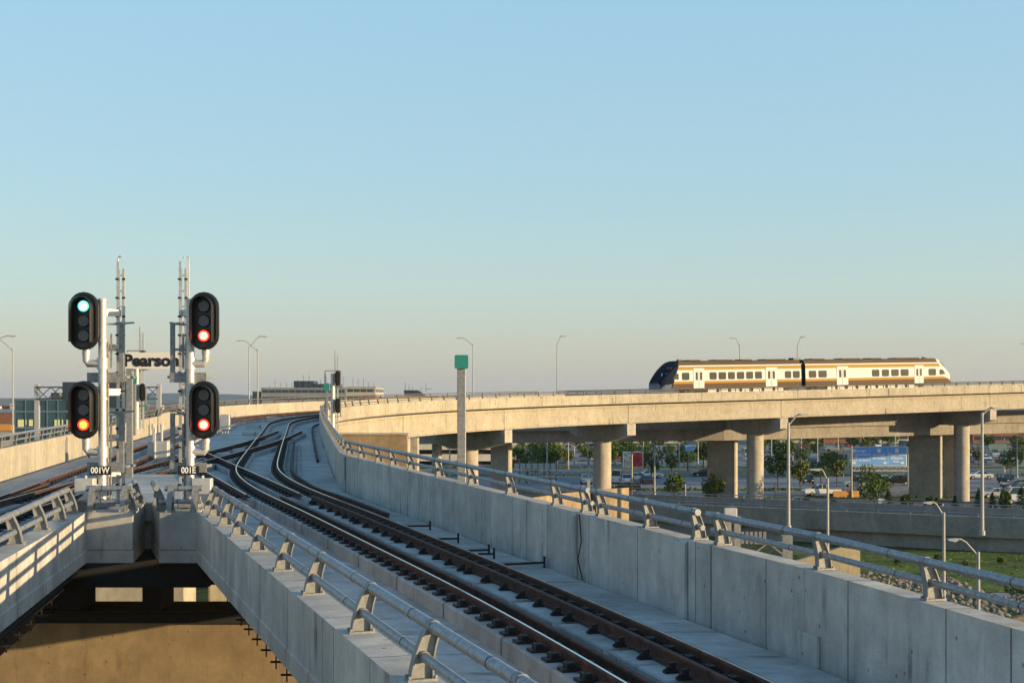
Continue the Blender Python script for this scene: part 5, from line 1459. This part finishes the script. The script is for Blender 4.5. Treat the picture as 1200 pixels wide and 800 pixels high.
# chain fence
fe = thing('wire_fence', 'thin post and wire fence between the near road and the car parks', 'fence', (10, 205, 0))
b = MB(); x = 10
for z_ in (.5, 1.0, 1.5): b.beam((10, 205, z_), (90, 209, z_), .03)
b.build('wire', M_galv, fe, world=True)
for i in range(30):
    b_ = None
    x = 10 + i * 2.7
    b = MB(); b.beam((x, 205 + i * .135, 0), (x, 205 + i * .135, 1.6), .08); b.build('post', M_galv, fe, world=True)
# bollards / posts beyond the railing
for i, px in enumerate((724, 761, 776, 812, 964, 981, 1002, 1083, 1103)):
    b = MB(); b.beam((0, 0, 0), (0, 0, .9), .12); b.tube([(0, 0, .9), (0, 0, .98)], .09, 8); o = b.build('bollard', M_sign_face); o.location = (gx(px, 176), 175.3, 0); tag(o, 'short pale bollard at the edge of the near road', 'bollard', 'bollards along the near road')

# building helper: rows of glazing bands
def building(label, x0, x1, y0, y1, z1, wall, floors=3, glass=M_glass, band=True, name='building', mull=3.0, rz=0, roof=True, z0=0):
    xc = (x0 + x1) / 2; t = thing(name, label, 'building', (xc, y0, 0), rz)
    w = x1 - x0; d = y1 - y0
    b = MB(); b.box(-w / 2, w / 2, 0, d, z0, z1); wl = b.build('wall', wall, t)
    fh = (z1 - z0) / floors
    for k in range(floors):
        b = MB(); a, c = z0 + fh * (k + .38), z0 + fh * (k + .82); x = -w / 2 + .6
        while x < w / 2 - .7:
            b.box(x, min(x + mull - .25, w / 2 - .5), -.04, -.002, a, c); x += mull
        y = .6
        while y < d - 1.2: b.box(w / 2 + .002, w / 2 + .04, y, min(y + mull - .25, d - .5), a, c); y += mull
        b.build('window_band', glass, t)
    if roof:
        b = MB(); b.box(-w / 2 - .15, w / 2 + .15, -.15, d + .15, z1 + .001, z1 + .35); b.build('roof_edge', M_pgrey, t)
    return t
# terminal building
Yt = 620
x0, x1 = gx(306, Yt), gx(440, Yt)
t = building('long grey office block with banded windows left of the distant signal', x0, gx(405, Yt), Yt, Yt + 40, zz_(455, Yt), M_pgrey, 6, mull=3)
b = MB(); w = gx(405, Yt) - x0
b.box(-w / 2 + 14, -w / 2 + 23, 5, 20, zz_(455, Yt) + .4, zz_(446, Yt)); b.box(-w / 2 + 23.1, w / 2 - 4, 5, 20, zz_(455, Yt) + .4, zz_(449.5, Yt)); b.build('penthouse', M_navy, t)
b = MB()
for q in range(14):
    x = -w / 2 + 3 + q * 2.6; b.beam((x, 4, zz_(455, Yt)), (x, 4, zz_(455, Yt) + rnd.uniform(1.5, 6.5)), .12)
b.build('antenna', M_blackiron, t)
t = building('sunlit end block with antennas right of the distant signal', gx(405.3, Yt), x1, Yt, Yt + 40, zz_(454, Yt), M_tanb, 6)
b = MB()
for q in range(5): b.beam((-4 + q * 2.4, 4, zz_(454, Yt)), (-4 + q * 2.4, 4, zz_(454, Yt) + rnd.uniform(2, 5)), .12)
b.build('antenna', M_blackiron, t)
building('dark low annex left of the long grey block', gx(296, Yt), gx(305, Yt), Yt, Yt + 20, zz_(459, Yt), M_navy, 3)
# brick tower with flared dark cabin
Yu = 560; xc = gx(486, Yu); t = thing('brick_tower', 'squat red brick rooftop tower with masts right of the distant signal', 'tower', (xc, Yu, 0))
b = MB(); b.box(-4.2, 4.2, 0, 9, 0, zz_(463, Yu)); b.build('wall', M_brick, t)
b = MB(); b.hexa([(-4.2, 0, zz_(463, Yu) + .01), (4.2, 0, zz_(463, Yu) + .01), (4.2, 9, zz_(463, Yu) + .01), (-4.2, 9, zz_(463, Yu) + .01), (-4.5, -.3, zz_(457, Yu)), (1, -.3, zz_(457, Yu)), (1, 9.3, zz_(457, Yu)), (-4.5, 9.3, zz_(457, Yu))]); b.build('cabin', M_navy, t)
b = MB()
for x, h_ in ((-4, 3), (-2.5, 2.2), (-1, 1.4), (2.5, 1.5), (4.5, 3)): b.beam((x, 2, zz_(459, Yu)), (x, 2, zz_(457, Yu) + h_), .14)
b.beam((4.5, 2, zz_(455.5, Yu)), (7, 2, zz_(455.5, Yu)), .12); b.build('antenna', M_blackiron, t)
building('long low dark roof either side of the brick tower', gx(462, 540), gx(514, 540), 540, 556, zz_(464.5, 540), M_brick, 3)
building('low brown roof just right of the distant signal', gx(419, 500), gx(440, 500), 500, 512, zz_(464, 500), M_brick, 3)
# left glass building and highway gantry
Yg = 190
t = thing('glass_building', 'dark teal glass office block behind the railing at the left', 'building', (gx(60, Yg), Yg, 0))
gx0, gx1 = gx(17, Yg), gx(118, Yg); ztg = zz_(468, Yg)
b = MB(); b.box(gx0, gx1, Yg, Yg + 25, 0, ztg); b.build('curtain_wall', M_glassb, t, world=True)
b = MB()
for py in (468, 482, 501): b.box(gx0, gx1, Yg - .12, Yg - .003, zz_(py, Yg) - .12, zz_(py, Yg) + .1)
x = gx0
while x < gx1: b.box(x, x + .08, Yg - .1, Yg - .002, 0, ztg - .13); x += 1.5
b.build('mullion', plain('blue grey mullion', (.14, .2, .24), .5, .2), t, world=True)
b = MB(); 
M_lit = emit('lit office interior', (.55, .52, .26), .16)
for a_, c_ in ((21, 28), (29.5, 31), (34, 38.5), (64, 70), (72.5, 74), (78, 81)):
    b = MB(); b.box(gx(a_, Yg), gx(c_, Yg), Yg - .06, Yg - .025, zz_(500 - (a_ % 3), Yg), zz_(491.5, Yg)); b.build('lit_window', M_lit, t, world=True)
YG = 140
t = gantry('highway gantry seen from behind above the left wall', gx(42, YG), gx(185, YG), YG, zz_(467, YG), h=(467 - 453.5) / F * YG, mat=M_navy)
for q in [o for o in COL.objects if o.parent == t and o.name.startswith('post')]: q.data.materials.clear(); q.data.materials.append(M_alu)
b = MB(); b.bbox(gx(75, YG), gx(108, YG), YG - .5, YG - .3, zz_(470, YG), zz_(447.5, YG), .03); b.build('sign_back', M_navy, t, world=True)
b = MB(); b.bbox(gx(118, YG), gx(166, YG), YG - .5, YG - .3, zz_(478, YG), zz_(446.5, YG), .03)
b.build('sign_back', M_navy, t, world=True)
b = MB(); b.box(gx(56, YG), gx(73, YG), YG + .9, YG + 1.1, zz_(466.5, YG), zz_(460, YG)); b.build('lit_panel', M_tanb, t, world=True)
# parking garage behind the piers at left centre
Yk = 300
t = thing('parking_garage', 'pale multi storey parking garage behind the piers left of the third round column', 'building', (gx(540, Yk), Yk, 0))
b = MB(); b.box(gx(400, Yk), gx(604, Yk), Yk + 1, Yk + 40, 0, 8.0); b.build('core', M_soff, t, world=True)
b = MB()
for k_ in range(4):
    z_ = .8 + k_ * 2.5; b.box(gx(398, Yk), gx(606, Yk), Yk - .2, Yk + 41, z_, z_ + 1.5)
b.build('spandrel', M_lite, t, world=True)
b = MB(); x = gx(400, Yk)
while x < gx(604, Yk): b.box(x, x + .6, Yk - .25, Yk + .5, 0, 10.4); x += 7
b.build('pillar', M_lite, t, world=True)
# framed panels (back of big sign) and truss
Yf = 216
t = gantry('truss gantry with a framed blank panel behind the third round column', gx(600, Yf), gx(703, Yf), Yf, zz_(558.5, Yf), h=(558.5 - 550.5) / F * Yf, mat=M_alu, post_x=(gx(690, Yf),))
x0, x1 = gx(602, Yf), gx(652, Yf)
b = MB(); b.box(x0, x1, Yf + 1, Yf + 1.15, zz_(565, Yf), zz_(557.5, Yf)); b.box(x0, x1, Yf + 1, Yf + 1.15, zz_(549.5, Yf), zz_(543, Yf)); b.build('blank_panel', plain('pale sign back panel', (.42, .46, .42), .6, 0, .1), t, world=True)
b = MB()
for i in range(8): x = x0 + (x1 - x0) * i / 7; b.beam((x, Yf + .9, zz_(566, Yf)), (x, Yf + .9, zz_(542, Yf)), .12)
b.build('panel_frame', M_navy, t, world=True)
# service buildings under the blue sign and beyond
building('small glass fronted kiosk left below the blue sign', gx(968, 262), gx(996, 262), 262, 268, 4.6, M_tanb, 1, M_glassb)
building('low shop with dark windows right below the blue sign', gx(1020, 262), gx(1066, 262), 262, 270, 4.0, M_tanb, 1)
blds = [(610, 660, 430, 7, M_tanb), (668, 730, 440, 6.5, M_brick), (735, 800, 448, 7, M_tanb), (806, 850, 452, 6, M_pgrey), (905, 960, 440, 6.5, M_tanb), (965, 1010, 448, 7.2, M_brick), (1020, 1085, 450, 6.5, M_lite), (1140, 1200, 446, 5.8, M_brick)]
wd = ['pale flat roofed building behind the left tree mass', 'brown flat roofed building behind the third round column', 'pale building beyond the red billboard', 'grey building beyond the broad flat pier', 'pale building beyond the left traffic light', 'brown building beyond the right traffic light', 'whitish building above the blue sign', 'brown building beyond the yellow sign']
for (a, c, Y, h_, mt), lb in zip(blds, wd): building(lb, gx(a, Y), gx(c, Y), Y, Y + 12, h_, mt, 2)
# scattered far buildings at the left
r = random.Random(9)
for i in range(34):
    px = r.choice([r.uniform(-30, 70), r.uniform(120, 250), r.uniform(120, 250)]); Y = r.uniform(600, 2600); w = r.uniform(8, 26); h_ = r.uniform(4, 9)
    x = gx(px, Y); b = MB(); b.box(-w / 2, w / 2, 0, w * .6, 0, h_); b.add([(-w / 2 - .3, -.3, h_ + .01), (w / 2 + .3, -.3, h_ + .01), (w / 2 + .3, w * .6 + .3, h_ + .01), (-w / 2 - .3, w * .6 + .3, h_ + .01), (-w / 2, w * .3, h_ + 1.6), (w / 2, w * .3, h_ + 1.6)], [(0, 1, 5, 4), (3, 2, 5, 4), (0, 3, 4), (1, 2, 5)], 1)
    o = b.build('far_building', [r.choice([M_lite, M_tanb, M_white, M_brick]), M_pgrey]); o.location = (x, Y, 0); tag(o, 'tiny far building in the plain beyond the left wall', 'building', 'far buildings in the plain')
t = building('long low orange roofed shed at the left edge', gx(-40, 330), gx(14, 330), 330, 350, 6.5, M_tanb, 2)
b = MB(); w = gx(14, 330) - gx(-40, 330); b.box(-w / 2, w / 2, -.3, 20, 6.86, 8.0); b.build('roof', M_amber, t)
# hills on the horizon
b = MB(); n = 60; vs = []
for i in range(n + 1):
    x = -8500 + i * 17000 / n; h_ = 12 + 14 * math.sin(i * .35) + 14 * math.sin(i * .9 + 1) + (28 if i < 32 else 8)
    vs += [(x, 9000, -2), (x, 9600, max(25, h_) * .9), (x, 11500, -2)]
fs = []
for i in range(n): fs += [(3 * i, 3 * i + 3, 3 * i + 4, 3 * i + 1), (3 * i + 1, 3 * i + 4, 3 * i + 5, 3 * i + 2)]
b.add(vs, fs); struct(b.build('hills', M_hill, smooth=True))

# ------------------------------------------------------------------ haze
HAZE = True
if HAZE:
    b = MB(); b.box(-8800, 8800, -55, 12500, -1.5, 160)
    m = bpy.data.materials.new('haze'); m.use_nodes = True; nt = m.node_tree; nt.nodes.clear()
    out = N(nt, 'ShaderNodeOutputMaterial'); pv = N(nt, 'ShaderNodeVolumePrincipled')
    pv.inputs['Color'].default_value = (.62, .76, .95, 1); pv.inputs['Density'].default_value = .00005; pv.inputs['Anisotropy'].default_value = .2
    nt.links.new(pv.outputs[0], out.inputs['Volume'])
    o = b.build('haze', m); tag(o, 'thin evening haze over the plain', 'haze'); o['kind'] = 'stuff'

# ------------------------------------------------------------------ light, world, camera
AZ, EL = 108.0, 7.5
Sdir = Vector((math.sin(R(AZ)) * math.cos(R(EL)), math.cos(R(AZ)) * math.cos(R(EL)), math.sin(R(EL))))
ld = bpy.data.lights.new('sun', 'SUN'); ld.energy = 3.9; ld.angle = R(.5); ld.color = (1, .74, .41)
lo = bpy.data.objects.new('sun', ld); COL.objects.link(lo); lo.rotation_euler = (-Sdir).to_track_quat('-Z', 'Y').to_euler(); lo.location = (60, -30, 60)
w = bpy.data.worlds.new('World'); sc.world = w; w.use_nodes = True; nt = w.node_tree
sky = nt.nodes.new('ShaderNodeTexSky'); sky.sky_type = 'NISHITA'; sky.sun_disc = False; sky.sun_elevation = R(EL); sky.sun_rotation = R(AZ)
sky.air_density = 1.0; sky.dust_density = 1.2; sky.ozone_density = 1.2
tc = N(nt, 'ShaderNodeTexCoord'); sp_ = N(nt, 'ShaderNodeSeparateXYZ'); nt.links.new(tc.outputs['Generated'], sp_.inputs[0])
rp_ = N(nt, 'ShaderNodeValToRGB'); el_ = rp_.color_ramp.elements
SKYC = [(0.0, (.57, .53, .475)), (.018, (.56, .54, .485)), (.045, (.53, .585, .55)), (.08, (.48, .64, .645)), (.15, (.40, .63, .75)), (.29, (.345, .615, .82)), (.6, (.19, .40, .66)), (1.0, (.12, .28, .52))]
while len(el_) < len(SKYC): el_.new(.5)
for e_, (p_, c_) in zip(el_, SKYC): e_.position = p_; e_.color = (c_[0], c_[1], c_[2], 1)
nt.links.new(sp_.outputs[2], rp_.inputs[0])
sc_n = N(nt, 'ShaderNodeVectorMath', operation='SCALE'); sc_n.inputs['Scale'].default_value = 3.25
nt.links.new(rp_.outputs[0], sc_n.inputs[0])
mx = N(nt, 'ShaderNodeMix', data_type='RGBA'); mx.inputs[0].default_value = .8
nt.links.new(sky.outputs[0], mx.inputs[6]); nt.links.new(sc_n.outputs[0], mx.inputs[7])
nt.links.new(mx.outputs[2], nt.nodes['Background'].inputs[0]); nt.nodes['Background'].inputs[1].default_value = .15
cd = bpy.data.cameras.new('camera'); cd.sensor_width = 36; cd.lens = F / 1200 * 36; cd.shift_y = (HY - 400) / 1200; cd.clip_end = 30000; cd.clip_start = .1
co = bpy.data.objects.new('camera', cd); COL.objects.link(co); co.location = (0, 0, H); co.rotation_euler = (R(90), 0, 0); sc.camera = co
sc.view_settings.view_transform = 'Standard'; sc.view_settings.look = 'None'; sc.view_settings.gamma = 1; sc.view_settings.exposure = 1.05
sc.cycles.max_bounces = 6; sc.cycles.volume_bounces = 0
sc.cycles.use_denoising = True
